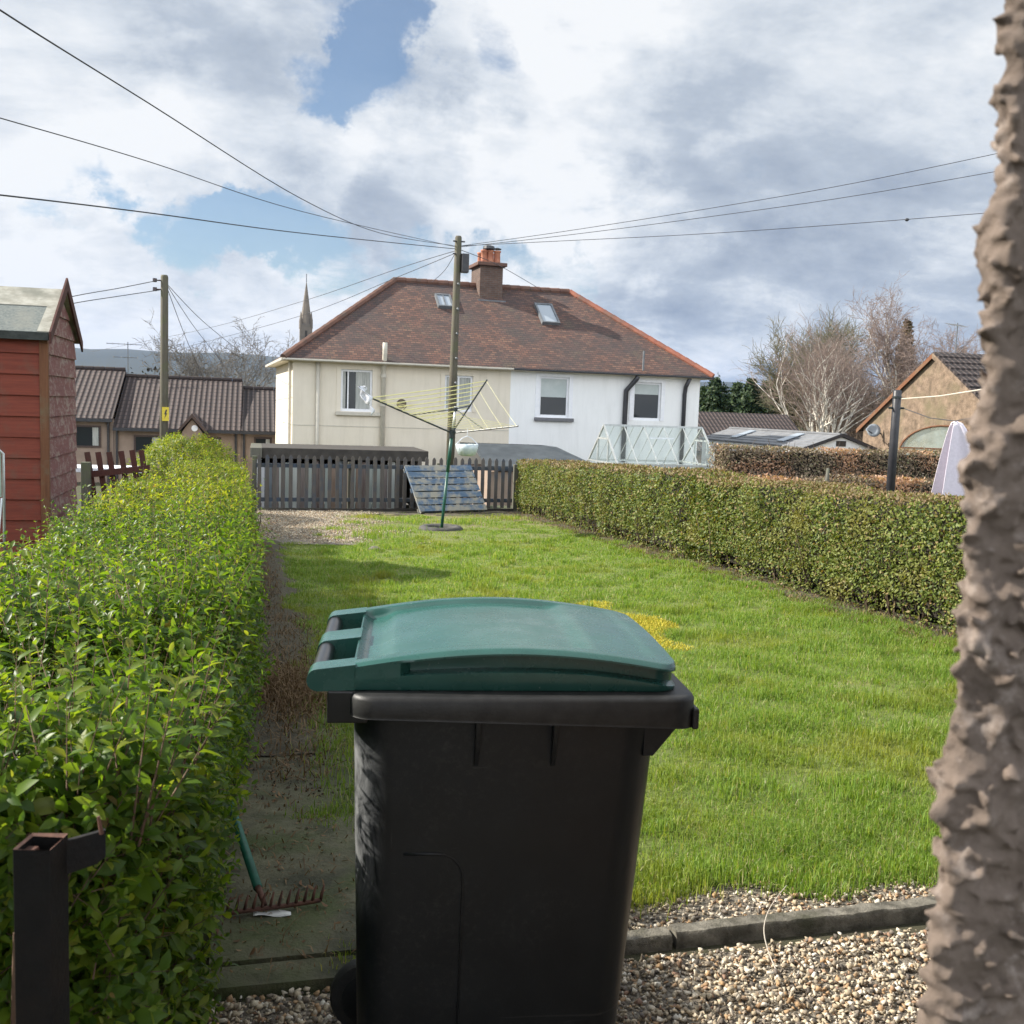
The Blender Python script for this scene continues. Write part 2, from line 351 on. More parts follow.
M['towel'] = nmat('lilac_towel', (.74, .68, .75), (.82, .76, .83), 30, .95, .4, 160, .004)
M['white_cloth'] = nmat('white_cloth', (.62, .63, .68), (.75, .76, .8), 14, .9, .3, 60)
M['pegbag'] = nmat('pale_blue_peg_basket', (.42, .5, .55), (.6, .66, .68), 12, .6, .2)
M['concrete'] = nmat('mossy_concrete_slab', (.045, .046, .026), (.16, .15, .09), 5, .9, .9, 50, .012, detail=12, lo=.34, hi=.68, c3=(.06, .08, .02), s3=2.4)
M['kerbstone'] = nmat('weathered_kerb', (.075, .068, .052), (.23, .21, .17), 16, .9, .9, 110, .008, detail=12, lo=.36, hi=.66, c3=(.06, .058, .035), s3=6)
M['paper'] = nmat('scrap_paper', (.6, .6, .58), (.72, .72, .7), 10, .8, .1)
M['straw'] = leafmat('dry_straw', [(0, (.10, .058, .03)), (.5, (.17, .11, .06)), (1, (.24, .17, .10))], .1, .8, spec=.2)
M['yellow_sign'] = nmat('yellow_sign_plate', (.62, .47, .03), (.7, .55, .06), 20, .5, 0)
M['insul'] = nmat('brown_insulator', (.04, .025, .025), (.06, .04, .04), 8, .25, 0)
M['tblwhite'] = woodmat('white_worn_bench_top', (.46, .46, .44), (.6, .6, .57), (.4, .4, .37), grain=(12, .8, 12))
M['chairgreen'] = nmat('pale_green_fabric', (.25, .33, .27), (.32, .4, .33), 9, .8, .1)
M['dish'] = nmat('grey_dish_paint', (.22, .25, .28), (.3, .33, .36), 6, .5, .05)
M['dish_brown'] = nmat('brown_dish_mesh', (.07, .05, .03), (.11, .08, .05), 6, .6, .05)
M['bark_white'] = nmat('birch_bark', (.55, .51, .44), (.74, .7, .62), 3, .8, .2, c3=(.28, .23, .19), s3=4, stretch=(1, 1, 2))
M['twig_red'] = nmat('birch_twigs', (.2, .145, .12), (.29, .22, .185), 2, .85, 0)
M['twig_olive'] = nmat('olive_twigs', (.13, .12, .07), (.2, .185, .11), 2, .85, 0)
M['twig_brown'] = nmat('brown_twigs', (.13, .095, .072), (.2, .15, .11), 2, .85, 0)
M['twig_grey'] = nmat('grey_twigs', (.11, .10, .088), (.17, .15, .13), 2, .85, 0)
M['stem'] = nmat('privet_stems', (.075, .042, .025), (.15, .095, .06), 9, .8, .2)
M['core'] = nmat('hedge_core_shade', (.016, .013, .009), (.032, .026, .016), 22, .95, .5, 60)  # dark filler colour standing for the shade inside the hedges
def uvslope(o):
    me = o.data; uv = me.uv_layers.new(name='uv')
    for p in me.polygons:
        n = p.normal; u = Vector((0, 0, 1)).cross(n)
        if u.length < .02: u = Vector((1, 0, 0))
        u.normalize(); v = n.cross(u)
        for li in p.loop_indices:
            c = me.vertices[me.loops[li].vertex_index].co; uv.data[li].uv = (c.dot(u), c.dot(v))
    return o
# ------------------------------------------------------------------ light and sky
SAZ, SEL = 70, 34                        # the sun stands on the left, a little ahead, and rather low
sun_dir = Vector((-math.sin(R(SAZ))*math.cos(R(SEL)), math.cos(R(SAZ))*math.cos(R(SEL)), math.sin(R(SEL))))
sd = bpy.data.lights.new('sun', 'SUN'); sd.energy = 5.0; sd.angle = R(.5); sd.color = (1, .94, .84)
so = bpy.data.objects.new('sun', sd); COL.objects.link(so); so.rotation_euler = (-sun_dir).to_track_quat('-Z', 'Y').to_euler(); so.location = (0, 0, 30)
def make_world():
    w = bpy.data.worlds.new('World'); SC.world = w; w.use_nodes = True; t = NT.__new__(NT)
    t.t = w.node_tree; t.n = t.t.nodes; t.l = t.t.links; t._c = {}
    bg = t.n['Background']; bg.inputs['Strength'].default_value = 0.1
    sky = t.node('ShaderNodeTexSky', sky_type='NISHITA'); sky.sun_disc = False; sky.sun_elevation = R(SEL); sky.sun_rotation = R(-SAZ)
    sky.air_density = 1; sky.dust_density = .6; sky.ozone_density = 1.6
    dirv = t.co('Generated')
    sp = t.node('ShaderNodeSeparateXYZ'); t.link(dirv, sp.inputs[0])
    den = t.math('ADD', t.math('MAXIMUM', sp.outputs['Z'], 0.0), .30)
    cb = t.node('ShaderNodeCombineXYZ'); t.link(t.math('DIVIDE', sp.outputs['X'], den), cb.inputs[0]); t.link(t.math('DIVIDE', sp.outputs['Y'], den), cb.inputs[1])
    def nz(scale, detail, rough, off, dist=0):
        mp = t.node('ShaderNodeMapping'); mp.inputs['Location'].default_value = off; t.link(cb.outputs[0], mp.inputs['Vector'])
        n = t.node('ShaderNodeTexNoise'); n.inputs['Scale'].default_value = scale; n.inputs['Detail'].default_value = detail
        n.inputs['Roughness'].default_value = rough; n.inputs['Distortion'].default_value = dist; t.link(mp.outputs[0], n.inputs['Vector']); return n.outputs['Fac']
    wn = t.node('ShaderNodeTexNoise'); wn.inputs['Scale'].default_value = 5.5; wn.inputs['Detail'].default_value = 7; wn.inputs['Roughness'].default_value = .62; t.link(dirv, wn.inputs['Vector'])
    wv = t.node('ShaderNodeVectorMath', operation='MULTIPLY_ADD'); t.link(wn.outputs['Color'], wv.inputs[0]); wv.inputs[1].default_value = (.34, .34, .34); wv.inputs[2].default_value = (-.17, -.17, -.17)
    wd = t.node('ShaderNodeVectorMath', operation='ADD'); t.link(dirv, wd.inputs[0]); t.link(wv.outputs[0], wd.inputs[1])
    wdn = t.node('ShaderNodeVectorMath', operation='NORMALIZE'); t.link(wd.outputs[0], wdn.inputs[0])
    def blob(px, py, r_deg, soft=.6):
        d = Vector(ray(px, py)).normalized(); vm = t.node('ShaderNodeVectorMath', operation='DOT_PRODUCT'); t.link(wdn.outputs[0], vm.inputs[0]); vm.inputs[1].default_value = d
        mr = t.node('ShaderNodeMapRange', interpolation_type='SMOOTHSTEP'); t.link(vm.outputs['Value'], mr.inputs[0])
        mr.inputs[1].default_value = math.cos(R(r_deg)); mr.inputs[2].default_value = math.cos(R(r_deg*(1-soft))); return mr.outputs[0]
    big = nz(1.3, 9, .6, (3.1, 1.7, 0), .3); fine = nz(5.0, 8, .65, (0, 0, 0), .2)
    cover = t.math('ADD', t.math('MULTIPLY', big, .75), t.math('MULTIPLY', fine, .3))
    cover = t.math('ADD', cover, .11)
    for (px, py, rr, a) in ((330, 0, 4.6, .13), (345, 70, 3.4, .15), (300, 45, 3.0, .08), (470, 75, 3.0, .08), (75, 165, 3, .1), (185, 232, 3.8, .2), (240, 225, 3.8, .18), (110, 215, 3.0, .13), (40, 195, 3.0, .12), (525, 262, 3.0, .16), (330, 282, 4.5, .15), (610, 20, 4, .08), (440, 270, 3, .12)):
        cover = t.math('SUBTRACT', cover, t.math('MULTIPLY', blob(px, py, rr, .95), a))
    mr = t.node('ShaderNodeMapRange', interpolation_type='SMOOTHSTEP'); t.link(cover, mr.inputs[0]); mr.inputs[1].default_value = .41; mr.inputs[2].default_value = .56; mr.inputs[3].default_value = .1
    shade = t.math('ADD', t.math('MULTIPLY', nz(1.5, 8, .58, (7.3, 2.2, 0), .4), .85), t.math('MULTIPLY', nz(5.5, 8, .62, (1.3, 5.2, 0), .2), .3))
    for (px, py, rr, a) in ((400, 195, 5, .11), (660, 290, 8, .06), (850, 200, 14, .01), (700, 150, 8, .02), (560, 250, 6, .06), (640, 150, 6, .06), (770, 330, 7, .1), (220, 70, 5, .06), (60, 270, 4, .05), (900, 330, 9, .03)):
        shade = t.math('SUBTRACT', shade, t.math('MULTIPLY', blob(px, py, rr, .95), a))
    for (px, py, rr, a) in ((100, 100, 14, .06), (60, 320, 7, .12), (620, 320, 4.5, .1), (740, 310, 4, .1), (500, 100, 10, .06), (270, 300, 6, .08), (900, 90, 9, .06), (600, 60, 10, .05)):
        shade = t.math('ADD', shade, t.math('MULTIPLY', blob(px, py, rr, .95), a))
    cc = t.ramp(shade, [(.37, (1.9, 2.22, 2.72)), (.50, (2.72, 3.05, 3.5)), (.59, (3.9, 4.15, 4.45)), (.68, (4.95, 5.05, 5.15))])
    back = t.node('ShaderNodeMapRange', interpolation_type='SMOOTHSTEP'); t.link(sp.outputs['Y'], back.inputs[0]); back.inputs[1].default_value = .15; back.inputs[2].default_value = -.6
    back.inputs[3].default_value = 1; back.inputs[4].default_value = 2.6          # unseen clouds behind the camera, brightened to add fill on the facades
    vs = t.node('ShaderNodeVectorMath', operation='SCALE'); t.link(cc, vs.inputs[0]); t.link(back.outputs[0], vs.inputs['Scale'])
    skyb = t.node('ShaderNodeVectorMath', operation='SCALE'); t.link(sky.outputs[0], skyb.inputs[0]); skyb.inputs['Scale'].default_value = .66
    t.link(t.mix(mr.outputs[0], skyb.outputs[0], vs.outputs[0]), bg.inputs['Color'])
    w.cycles.sampling_method = 'AUTOMATIC' if hasattr(w.cycles, 'sampling_method') else w.cycles.sampling_method
make_world()
SC.view_settings.view_transform = 'Standard'; SC.view_settings.look = 'None'; SC.view_settings.exposure = 0.92; SC.view_settings.gamma = 1
SC.cycles.max_bounces = 8; SC.cycles.transparent_max_bounces = 24; SC.cycles.use_denoising = True; SC.cycles.caustics_reflective = False; SC.cycles.caustics_refractive = False

# ------------------------------------------------------------------ ground, lawn, path, gravel
def ground_mat():
    t = NT('soil_and_rough_grass'); n = t.noise(.5, 8, .65, 'World'); col = t.ramp(n, [(.35, (.045, .036, .022)), (.6, (.05, .065, .02))])
    t.color(t.mix(t.ramp(t.noise(9, 8, .7, 'World'), [(.4, 0.), (.7, .5)]), col, (.075, .06, .04))); t.rough(.95); t.bump(t.noise(30, 7, .7, 'World'), .6, .02); return t.m
def ground():
    xs = list(np.unique(np.concatenate([np.linspace(-30, 40, 71), np.array([-9000, -3000, -900, -300, -100, 100, 300, 900, 3000, 9000])])))
    ys = list(np.unique(np.concatenate([np.linspace(-4, 40, 89), np.array([-60, -20, 50, 70, 100, 200, 400, 900, 2000, 4000, 9000])])))
    mb = MB(); mb.grid([[(x, y, G(x, y)-.012) for y in ys] for x in xs]); o = mb.build('ground', ground_mat(), smooth=True); tag(o, kind='structure')
ground()
def lawn_edge(y): return .34+.10*math.sin(y*1.7)+.07*math.sin(y*4.1+1)-(.12 if y > 9 else 0)
def lawn_front(x): return 3.2+.06*math.sin(x*5)+.05*math.sin(x*11+2)
def lawn_mat():
    t = NT('lawn_turf'); n = t.noise(3.2, 8, .65, 'World'); col = t.ramp(n, [(.3, (.10, .13, .025)), (.55, (.14, .175, .035)), (.75, (.2, .185, .065))])
    sp = t.node('ShaderNodeSeparateXYZ'); t.link(t.co('World'), sp.inputs[0]); far = t.math('MULTIPLY', t.math('MULTIPLY', t.math('SUBTRACT', sp.outputs['Y'], 15.0), .2, clamp=True), t.ramp(t.noise(1.1, 6, .65, 'World'), [(.4, 0.), (.6, 1.)]))
    t.color(t.mix(far, col, (.19, .15, .085))); t.rough(.95); t.bump(t.noise(60, 7, .7, 'World'), .8, .02); return t.m
mb = MB(); ys = np.linspace(0, 1, 90)
mb.grid([[(lambda x, y: (x, y, G(x, y)+.006+.014*mnoise.noise((x*1.3, y*1.3, 2))))(x0, lawn_front(x0)+(22.3-lawn_front(x0))*v) for v in ys] for x0 in [.25+5.6*u for u in np.linspace(0, 1, 40)]])
tag(mb.build('lawn', lawn_mat(), smooth=True), kind='structure')
def gravel_mat():
    t = NT('gravel_fines'); col = t.ramp(t.noise(70, 5, .7, 'World'), [(.3, (.06, .05, .04)), (.5, (.2, .17, .13)), (.7, (.42, .38, .31))]); t.color(col); t.rough(.9); t.bump(t.noise(90, 4, .6, 'World'), 1, .02); return t.m
GM = gravel_mat()
for (x0, x1, y0, y1, dz) in ((-1.6, 4.2, .2, 2.84, -.006), (.62, 4.2, 2.92, 3.36, .001), (-.02, 2.3, 15.2, 22.2, .022)):
    mb = MB(); mb.grid([[(x, y, G(x, y)+dz+(.012*mnoise.noise((x*2, y*2, 0)) if y0 > 10 else 0)-(.05*max(0, (x-1.2)/1.1) if y0 > 10 else 0)) for y in np.linspace(y0, y1, 14)] for x in np.linspace(x0, x1, 14)])
    tag(mb.build('gravel_bed', GM, smooth=True), kind='structure')
# concrete path slabs
def slab(y0, y1, x0, x1, tilt, dz=.03):
    mb = MB(); nx, ny = 8, 10; top = []
    for i in range(nx+1):
        x = x0+(x1-x0)*i/nx
        top.append([(x, y0+(y1-y0)*j/ny, G(0, y0+(y1-y0)*j/ny)+dz+tilt*(x-x0)+.004*mnoise.noise((x*3, j*.4+y0, 1))) for j in range(ny+1)])
    mb.grid(top)
    for e in ([top[i][0] for i in range(nx+1)], [top[i][-1] for i in range(nx+1)], top[0], top[-1]):
        mb.grid([[p, (p[0], p[1], p[2]-.07)] for p in e])
    return mb
for k, (y0, y1) in enumerate(((2.865, 2.985), (3.0, 4.12), (4.135, 5.2), (5.215, 6.3), (6.315, 7.4), (7.415, 8.6))):
    o = slab(y0, y1, -.14+.01*k, .58-.03*(k > 1)-.02*k, .004*((k % 2)*2-1), .028 if k == 0 else .035-.006*max(0, k-1)).build('path', M['concrete'], bevel=.004); tag(o, kind='structure')
# earth strip under the straw beyond the slabs
def earth_mat():
    t = NT('bare_earth'); t.color(t.ramp(t.noise(12, 8, .7, 'World'), [(.3, (.045, .04, .025)), (.7, (.115, .098, .062))])); t.rough(.95); t.bump(t.noise(40, 7, .7, 'World'), .8, .02); return t.m
EM = earth_mat()
mb = MB(); mb.grid([[(x, y, G(x, y)+.02+.03*mnoise.noise((x*4, y*3, 3))+(.02 if x < .3 else -.03*(x-.3)/.2)) for y in np.linspace(5.0, 15.6, 60)] for x in np.linspace(-.05, .5, 8)])
tag(mb.build('earth_strip', EM, smooth=True), kind='structure')
mb = MB(); mb.grid([[(x, y, G(x, y)+.012+.03*mnoise.noise((x*4, y*3, 8))) for y in np.linspace(21.2, 22.6, 10)] for x in np.linspace(2.2, 6, 30)])
tag(mb.build('earth_strip', EM, smooth=True), kind='structure')
mb = MB(); mb.grid([[(x, y, G(x, y)+.018+.02*mnoise.noise((x*4, y*3, 5))) for y in np.linspace(5, 22.6, 70)] for x in np.linspace(5.55, 6.3, 6)])
tag(mb.build('earth_strip', EM, smooth=True), kind='structure')

# kerb: two edging stones end to end
for k, (xa, xb, za, zb) in enumerate(((.62, 1.3, .028, .036), (1.315, 2.75, .04, .04))):
    root = (xa+xb)/2
    mb = MB(); n = 60; P = []
    for i in range(n+1):
        x = xa+(xb-xa)*i/n; jz = .004*mnoise.noise((x*22, 5, k))+.003*mnoise.noise((x*60, 5, k)); jy = .004*mnoise.noise((x*30, 9, k)); z = G(0, 2.87)+za+(zb-za)*i/n; w = .004*mnoise.noise((x*9, 3, k)); yb = 2.885+.018*(x-.6)
        P.append([(x, yb+.0, z-.1), (x, yb+w+jy, z-.014+jz), (x, yb+.010+w+jy, z+w+jz*.7), (x, yb+.035, z+w*.5-jz*.4), (x, yb+.062+w, z+w-jz), (x, yb+.07, z-.01), (x, yb+.07, z-.1)])
    mb.grid(P); mb.add(P[0], [(0, 1, 2, 3, 4, 5, 6)]); mb.add(P[-1], [(6, 5, 4, 3, 2, 1, 0)])
    o = mb.build('edging_stone', M['kerbstone'], smooth=True); o.modifiers.new('es', 'EDGE_SPLIT').split_angle = R(42)
    tag(o, ['weathered edging stone beside the wheelie bin, worn and lower', 'longer grey edging stone across the gravel, running to the rough wall'][k], 'kerb stone', 'kerb stones along the gravel')

# gravel stones
def hull_protos(n, npts=11, seed=1):
    out = []; rr = random.Random(seed)
    for _ in range(n):
        bm = bmesh.new(); sx, sy, sz = 1, rr.uniform(.65, .95), rr.uniform(.45, .7)
        for _k in range(npts):
            v = Vector((rr.gauss(0, 1), rr.gauss(0, 1), rr.gauss(0, 1))).normalized(); bm.verts.new((v.x*sx*.5, v.y*sy*.5, v.z*sz*.5))
        r_ = bmesh.ops.convex_hull(bm, input=bm.verts); bmesh.ops.triangulate(bm, faces=bm.faces)
        bm.verts.ensure_lookup_table(); used = [v for v in bm.verts if v.link_faces]
        ix = {v: i for i, v in enumerate(used)}
        out.append((np.array([v.co[:] for v in used]), np.array([[ix[v] for v in f.verts] for f in bm.faces]))); bm.free()
    return out
def rotmats(n):
    q = rng.normal(size=(n, 4)); q /= np.linalg.norm(q, axis=1)[:, None]; w, x, y, z = q.T
    return np.stack([1-2*(y*y+z*z), 2*(x*y-z*w), 2*(x*z+y*w), 2*(x*y+z*w), 1-2*(x*x+z*z), 2*(y*z-x*w), 2*(x*z-y*w), 2*(y*z+x*w), 1-2*(x*x+y*y)], 1).reshape(n, 3, 3)
def scatter(protos, P, size, flat=.5):
    Vs, Ts, off = [], [], 0; which = rng.integers(0, len(protos), len(P))
    for k, (pv, pf) in enumerate(protos):
        ii = np.where(which == k)[0]
        if not len(ii): continue
        Rm = rotmats(len(ii)); az = rng.uniform(0, 2*PI, len(ii)); fl = rng.random(len(ii)) < flat
        Rz = np.zeros_like(Rm); Rz[:, 0, 0] = np.cos(az); Rz[:, 0, 1] = -np.sin(az); Rz[:, 1, 0] = np.sin(az); Rz[:, 1, 1] = np.cos(az); Rz[:, 2, 2] = 1
        Rm[fl] = Rz[fl]
        V = np.einsum('nij,pj->npi', Rm, pv)*size[ii][:, None, None]+P[ii][:, None, :]
        T = pf[None]+(np.arange(len(ii))*len(pv))[:, None, None]+off
        Vs.append(V.reshape(-1, 3)); Ts.append(T.reshape(-1, 3)); off += len(ii)*len(pv)
    return np.concatenate(Vs), np.concatenate(Ts)
def stonemat():
    t = NT('gravel_stone'); col = t.ramp(t.island(), [(0, (.07, .06, .05)), (.12, (.17, .14, .115)), (.28, (.39, .32, .22)), (.48, (.53, .44, .31)), (.64, (.62, .54, .42)), (.74, (.7, .66, .57)), (.84, (.38, .24, .13)), (.93, (.42, .27, .14)), (1, (.23, .135, .10))])
    t.color(t.mix(t.ramp(t.noise(90, 5, .7), [(.4, 0.), (.7, .35)]), col, (.11, .09, .07))); t.rough(.8); t.bump(t.noise(200, 4), .3, .003); return t.m
SM = stonemat(); PR = hull_protos(16, 9)
def stones(x0, x1, y0, y1, per, s0, s1, zoff, keep=None):
    n = int((x1-x0)*(y1-y0)*per); X = rng.uniform(x0, x1, n); Y = rng.uniform(y0, y1, n)
    if keep is not None: m = keep(X, Y); X, Y = X[m], Y[m]
    n = len(X); S = s0+(s1-s0)*rng.random(n)**1.6
    Z = -.034*Y+zoff+S*rng.uniform(-.05, .55, n)
    return scatter(PR, np.stack([X, Y, Z], 1), S)
V1, T1 = stones(-.5, 2.9, 1.5, 2.855, 7200, .011, .031, -.006, lambda X, Y: (X > .6) | (X < .35) | (Y > 2.5))
V2, T2 = stones(.62, 2.9, 2.965, 3.4, 4600, .012, .030, .0, lambda X, Y: rng.random(len(X)) < np.clip((3.42-Y)/.3, .1, 1))
o = raw('gravel', np.concatenate([V1, V2]), np.concatenate([T1, T2+len(V1)]), SM); tag(o, 'mixed cream and tan gravel either side of the kerb stones', 'gravel', kind='stuff')
V, T = stones(-.02, 2.6, 15.3, 22.1, 1500, .016, .034, .026, lambda X, Y: rng.random(len(X)) < np.clip((2.3-X+.5*np.sin(Y*3))*1.2, 0, 1)*np.clip((Y-15.2-.5*np.sin(X*4))*1.2, 0, 1))
o = raw('gravel', V, T, SM); tag(o, 'dusty gravel patch in front of the picket fence', 'gravel', kind='stuff')

# grass
def blades(X, Y, Zb, H, W, mat, name, label, lean=.6):
    n = len(X); az = rng.uniform(0, 2*PI, n); face = rng.uniform(0, 2*PI, n); ln = np.abs(rng.normal(0, lean, n))
    d = np.stack([np.cos(az), np.sin(az), np.zeros(n)], 1); w = np.stack([np.cos(face), np.sin(face), np.zeros(n)], 1)*W[:, None]*.5
    b = np.stack([X, Y, Zb], 1); Hh = H[:, None]; z = np.array([0, 0, 1.])
    mid = b+z*Hh*.55+d*Hh*.22*ln[:, None]; tip = b+z*Hh*np.clip(1-.35*ln[:, None], .25, 1)+d*Hh*.75*ln[:, None]
    V = np.stack([b-w, b+w, mid-w*.8, mid+w*.8, tip], 1).reshape(-1, 3); k = np.arange(n)[:, None, None]*5
    T = (np.array([[0, 1, 3], [0, 3, 2], [2, 3, 4]])[None]+k).reshape(-1, 3)
    return tag(raw(name, V, T, mat, smooth=True), label, 'grass', kind='stuff')
def vnoise(X, Y, s, seed=0):
    return np.array([mnoise.noise((x*s, y*s, seed*7.3)) for x, y in zip(X, Y)])
grassm = leafmat('grass_blade', [(0, (.105, .19, .028)), (.35, (.16, .265, .042)), (.7, (.215, .32, .058)), (.91, (.29, .35, .085)), (.955, (.36, .34, .18)), (1, (.42, .38, .24))], .42, .5, 1.5, patch=(1.0, (.26, .275, .055), .52, .72), spec=.3)
N = 520000
u = rng.random(N); a, b_ = 3.05, 21.9; e_ = -.45
Yg = (a**e_+u*(b_**e_-a**e_))**(1/e_); Xg = rng.uniform(.22, 5.95, N)
le = .34+.10*np.sin(Yg*1.7)+.07*np.sin(Yg*4.1+1)-np.where(Yg > 9, .12, 0)
lf = 3.2+.06*np.sin(Xg*5)+.05*np.sin(Xg*11+2)+np.where(Xg < .65, .9, 0)
bare = (Xg < 2.15+.4*np.sin(Yg*2.3)) & (Yg > 15.5+.35*np.sin(Xg*5)) & (rng.random(N) > .03)
far_dirt = (Yg > 21.2) & (rng.random(N) > .15)
moss = ((Xg-2.42)/1.15)**2+((Yg-8.3-.25*(Xg-2.42))/1.4)**2+.35*np.sin(Xg*6)*np.sin(Yg*5)
mossy = (moss < 1.15) & (rng.random(N) > .05)
bin_foot = (Xg > .15) & (Xg < .85) & (Yg < 2.8)
m = (Yg > lf-.06*rng.random(N)) & (Xg > le-.12*rng.random(N)**2) & ~bare & ~far_dirt & ~mossy & ~bin_foot & (Xg < 5.72+.15*rng.random(N))
cl = vnoise(Xg, Yg, 2.6); cl2 = vnoise(Xg, Yg, .7, 1)
m &= rng.random(N) < np.clip(.8+.9*cl, .25, 1)
worn = (Yg > 15.8) & (vnoise(Xg, Yg, 1.1, 4)+.04*(Yg-16) > .05) & (rng.random(N) > .25)
m &= ~worn
Xg, Yg, cl, cl2 = Xg[m], Yg[m], cl[m], cl2[m]; n = len(Xg)
edge = np.exp(-((Yg-lf[m])/.12)**2)
H = (.018+.04*rng.random(n)**1.6+.085*np.clip(cl, 0, 1)+.03*np.clip(cl2, 0, 1)+.025*edge*rng.random(n)+.0)*(1-.25*np.clip((Yg-9)/8, 0, 1))*np.clip(.72+.28*(Yg-3.2)/2, .72, 1); W = (.0022+.0014*rng.random(n))*(Yg/3.2)**.6
blades(Xg, Yg, -.034*Yg+.004, H, W, grassm, 'grass', 'bright green lawn grass, tufted and uneven, between hedge and path', 1.15)
# yellow moss patch
yel = leafmat('yellow_moss', [(0, (.34, .31, .045)), (.5, (.52, .45, .06)), (.85, (.6, .52, .11)), (1, (.22, .26, .04))], .25, .8, 1.2, spec=.1)
n = 150000; X = rng.uniform(1.0, 4.2, n); Y = rng.uniform(6.4, 10.6, n)
mo = ((X-2.42)/1.15)**2+((Y-8.3-.25*(X-2.42))/1.4)**2+.35*np.sin(X*6)*np.sin(Y*5); k = (mo < 1.15*rng.random(n)**.3) & (rng.random(n) < 1.0+.9*np.array([mnoise.noise((x*3, y*3, 9)) for x, y in zip(X, Y)])+.3); X, Y = X[k], Y[k]; n = len(X)
blades(X, Y, -.034*Y+.006, .012+.018*rng.random(n), .006+.004*rng.random(n), yel, 'moss', 'yellow moss patch in the middle of the lawn', 1.1)
# grass creeping over the slabs and joints, tufts on the bare patch
def tufts(spots, per, h, name, label, spread=.07):
    X, Y, H = [], [], []
    for (x, y, k) in spots:
        q = int(per*k); X += list(rng.normal(x, spread*k, q)); Y += list(rng.normal(y, spread*k, q)); H += list(h*k**.5*rng.uniform(.4, 1.1, q))
    X, Y, H = map(np.array, (X, Y, H)); blades(X, Y, -.034*Y+.02, H, .004*(np.maximum(Y, 3)/3.2)**.5*np.ones(len(X)), grassm, name, label)
tufts([(.34, 4.14, 1), (.24, 4.16, .7), (.43, 4.2, 1), (.47, 4.45, 1.6), (.45, 4.8, 1.6), (.4, 5.1, 1.5), (.42, 5.5, 1.7), (.36, 5.9, 1.2), (.45, 6.1, 1.4), (.3, 2.95, .6), (.37, 2.99, .7), (.34, 6.6, 1)], 170, .06, 'grass', 'grass tufts creeping over the edge of the concrete path')
tufts([(1.9, 16.5, 2.6), (2.2, 17.5, 2.2), (1.25, 17.6, 1.3), (1.7, 18.9, 1.5), (2.5, 19.6, 2), (2.9, 19.2, 1.6), (2.1, 20.4, 1.4), (3.8, 19.2, 2), (5, 20.3, 2)], 140, .085, 'grass', 'rough grass tufts at the far end of the lawn', .1)
r_t = random.Random(8); spots_ = []
for _ in range(420):
    y = 3.5+13*r_t.random()**1.5; x = r_t.uniform(.75, 5.6)
    if ((x-2.4)/1.3)**2+((y-8.1)/1.3)**2 > 1: spots_.append((x, y, .5+.9*r_t.random()**2))
tufts(spots_, 75, .085, 'grass', 'coarser darker grass tufts dotted over the lawn', .05)
# long tufts along the front edge of the lawn
sp = [(x, lawn_front(x)+.03+.08*hsh(x, 1), .8+.9*hsh(x, 2)) for x in np.arange(.75, 2.7, .085)]
tufts(sp, 120, .055, 'grass', 'long grass fringe overhanging the gravel at the near lawn edge', .045)
# dry clippings along the hedge foot
n = 5200; Y = np.concatenate([rng.normal(6.3, .35, n//2), rng.uniform(4.6, 15, n-n//2)]); X = np.clip(np.where(Y < 9, rng.normal(.2, .13, n), rng.normal(.06, .09, n)), -.05, .52)
blades(X, Y, -.034*Y+.03+.03*rng.random(n)*np.exp(-((Y-6.3)/.4)**2), .03+.07*rng.random(n), .0045+.003*rng.random(n), M['straw'], 'dry_clippings', 'dry brown clippings heaped along the foot of the left hedge', 2.2)
n = 900; Y = rng.uniform(2.9, 5.6, n); X = np.clip(rng.normal(.12, .16, n), -.1, .5)
blades(X, Y, -.034*Y+.036, .008+.03*rng.random(n)**2, .003+.005*rng.random(n), M['straw'], 'dry_clippings', 'scattered dead bits lying on the concrete path', 3)
n = 2600; X = rng.uniform(5.35, 6.0, n); Y = rng.uniform(7, 22, n)
blades(X, Y, -.034*Y+.02, .02+.05*rng.random(n), .007+.004*rng.random(n), M['straw'], 'dry_clippings', 'dry brown leaf litter along the foot of the right hedge', 2)
cm = nmat('soil_clod', (.05, .036, .024), (.12, .09, .06), 30, .95, .4, 120)
n = 3400; Y = np.concatenate([rng.uniform(4.4, 9, n*2//3), rng.uniform(9, 15.3, n-n*2//3)]); X = np.clip(np.where(Y < 9, rng.normal(.16, .15, n), rng.normal(.05, .1, n)), -.08, .5); S = .006+.024*rng.random(n)**3
V, T = scatter(PR, np.stack([X, Y, -.034*Y+.03+.02*np.exp(-((Y-6.3)/.5)**2)], 1), S, .2)
tag(raw('soil_clods', V, T, cm), 'crumbs of earth and grit along the foot of the left hedge', 'soil', kind='stuff')
dl = leafmat('dead_leaf', [(0, (.09, .05, .03)), (.5, (.16, .09, .05)), (1, (.26, .17, .10))], .2, .7, spec=.2)
# bent dry stalk over the kerb
mb = MB()
pts = [at(777, 972, 2.69), at(768, 950, 2.74), at(764, 930, 2.78), at(768, 912, 2.81), at(778, 896, 2.83), at(788, 884, 2.84)]
Q = []
for i in range(5):
    p0, p1, p2, p3 = pts[max(0, i-1)], pts[i], pts[i+1], pts[min(5, i+2)]
    for k in range(6):
        t_ = k/6; Q.append(.5*((2*p1)+(p2-p0)*t_+(2*p0-5*p1+4*p2-p3)*t_*t_+(3*p1-p0-3*p2+p3)*t_**3))
mb.tube(Q, list(np.linspace(.0026, .0009, len(Q))), 6); tag(mb.build('grass_stalk', M['rope'], smooth=True), 'thin dry grass stalk bent over the kerb stone', 'stalk')
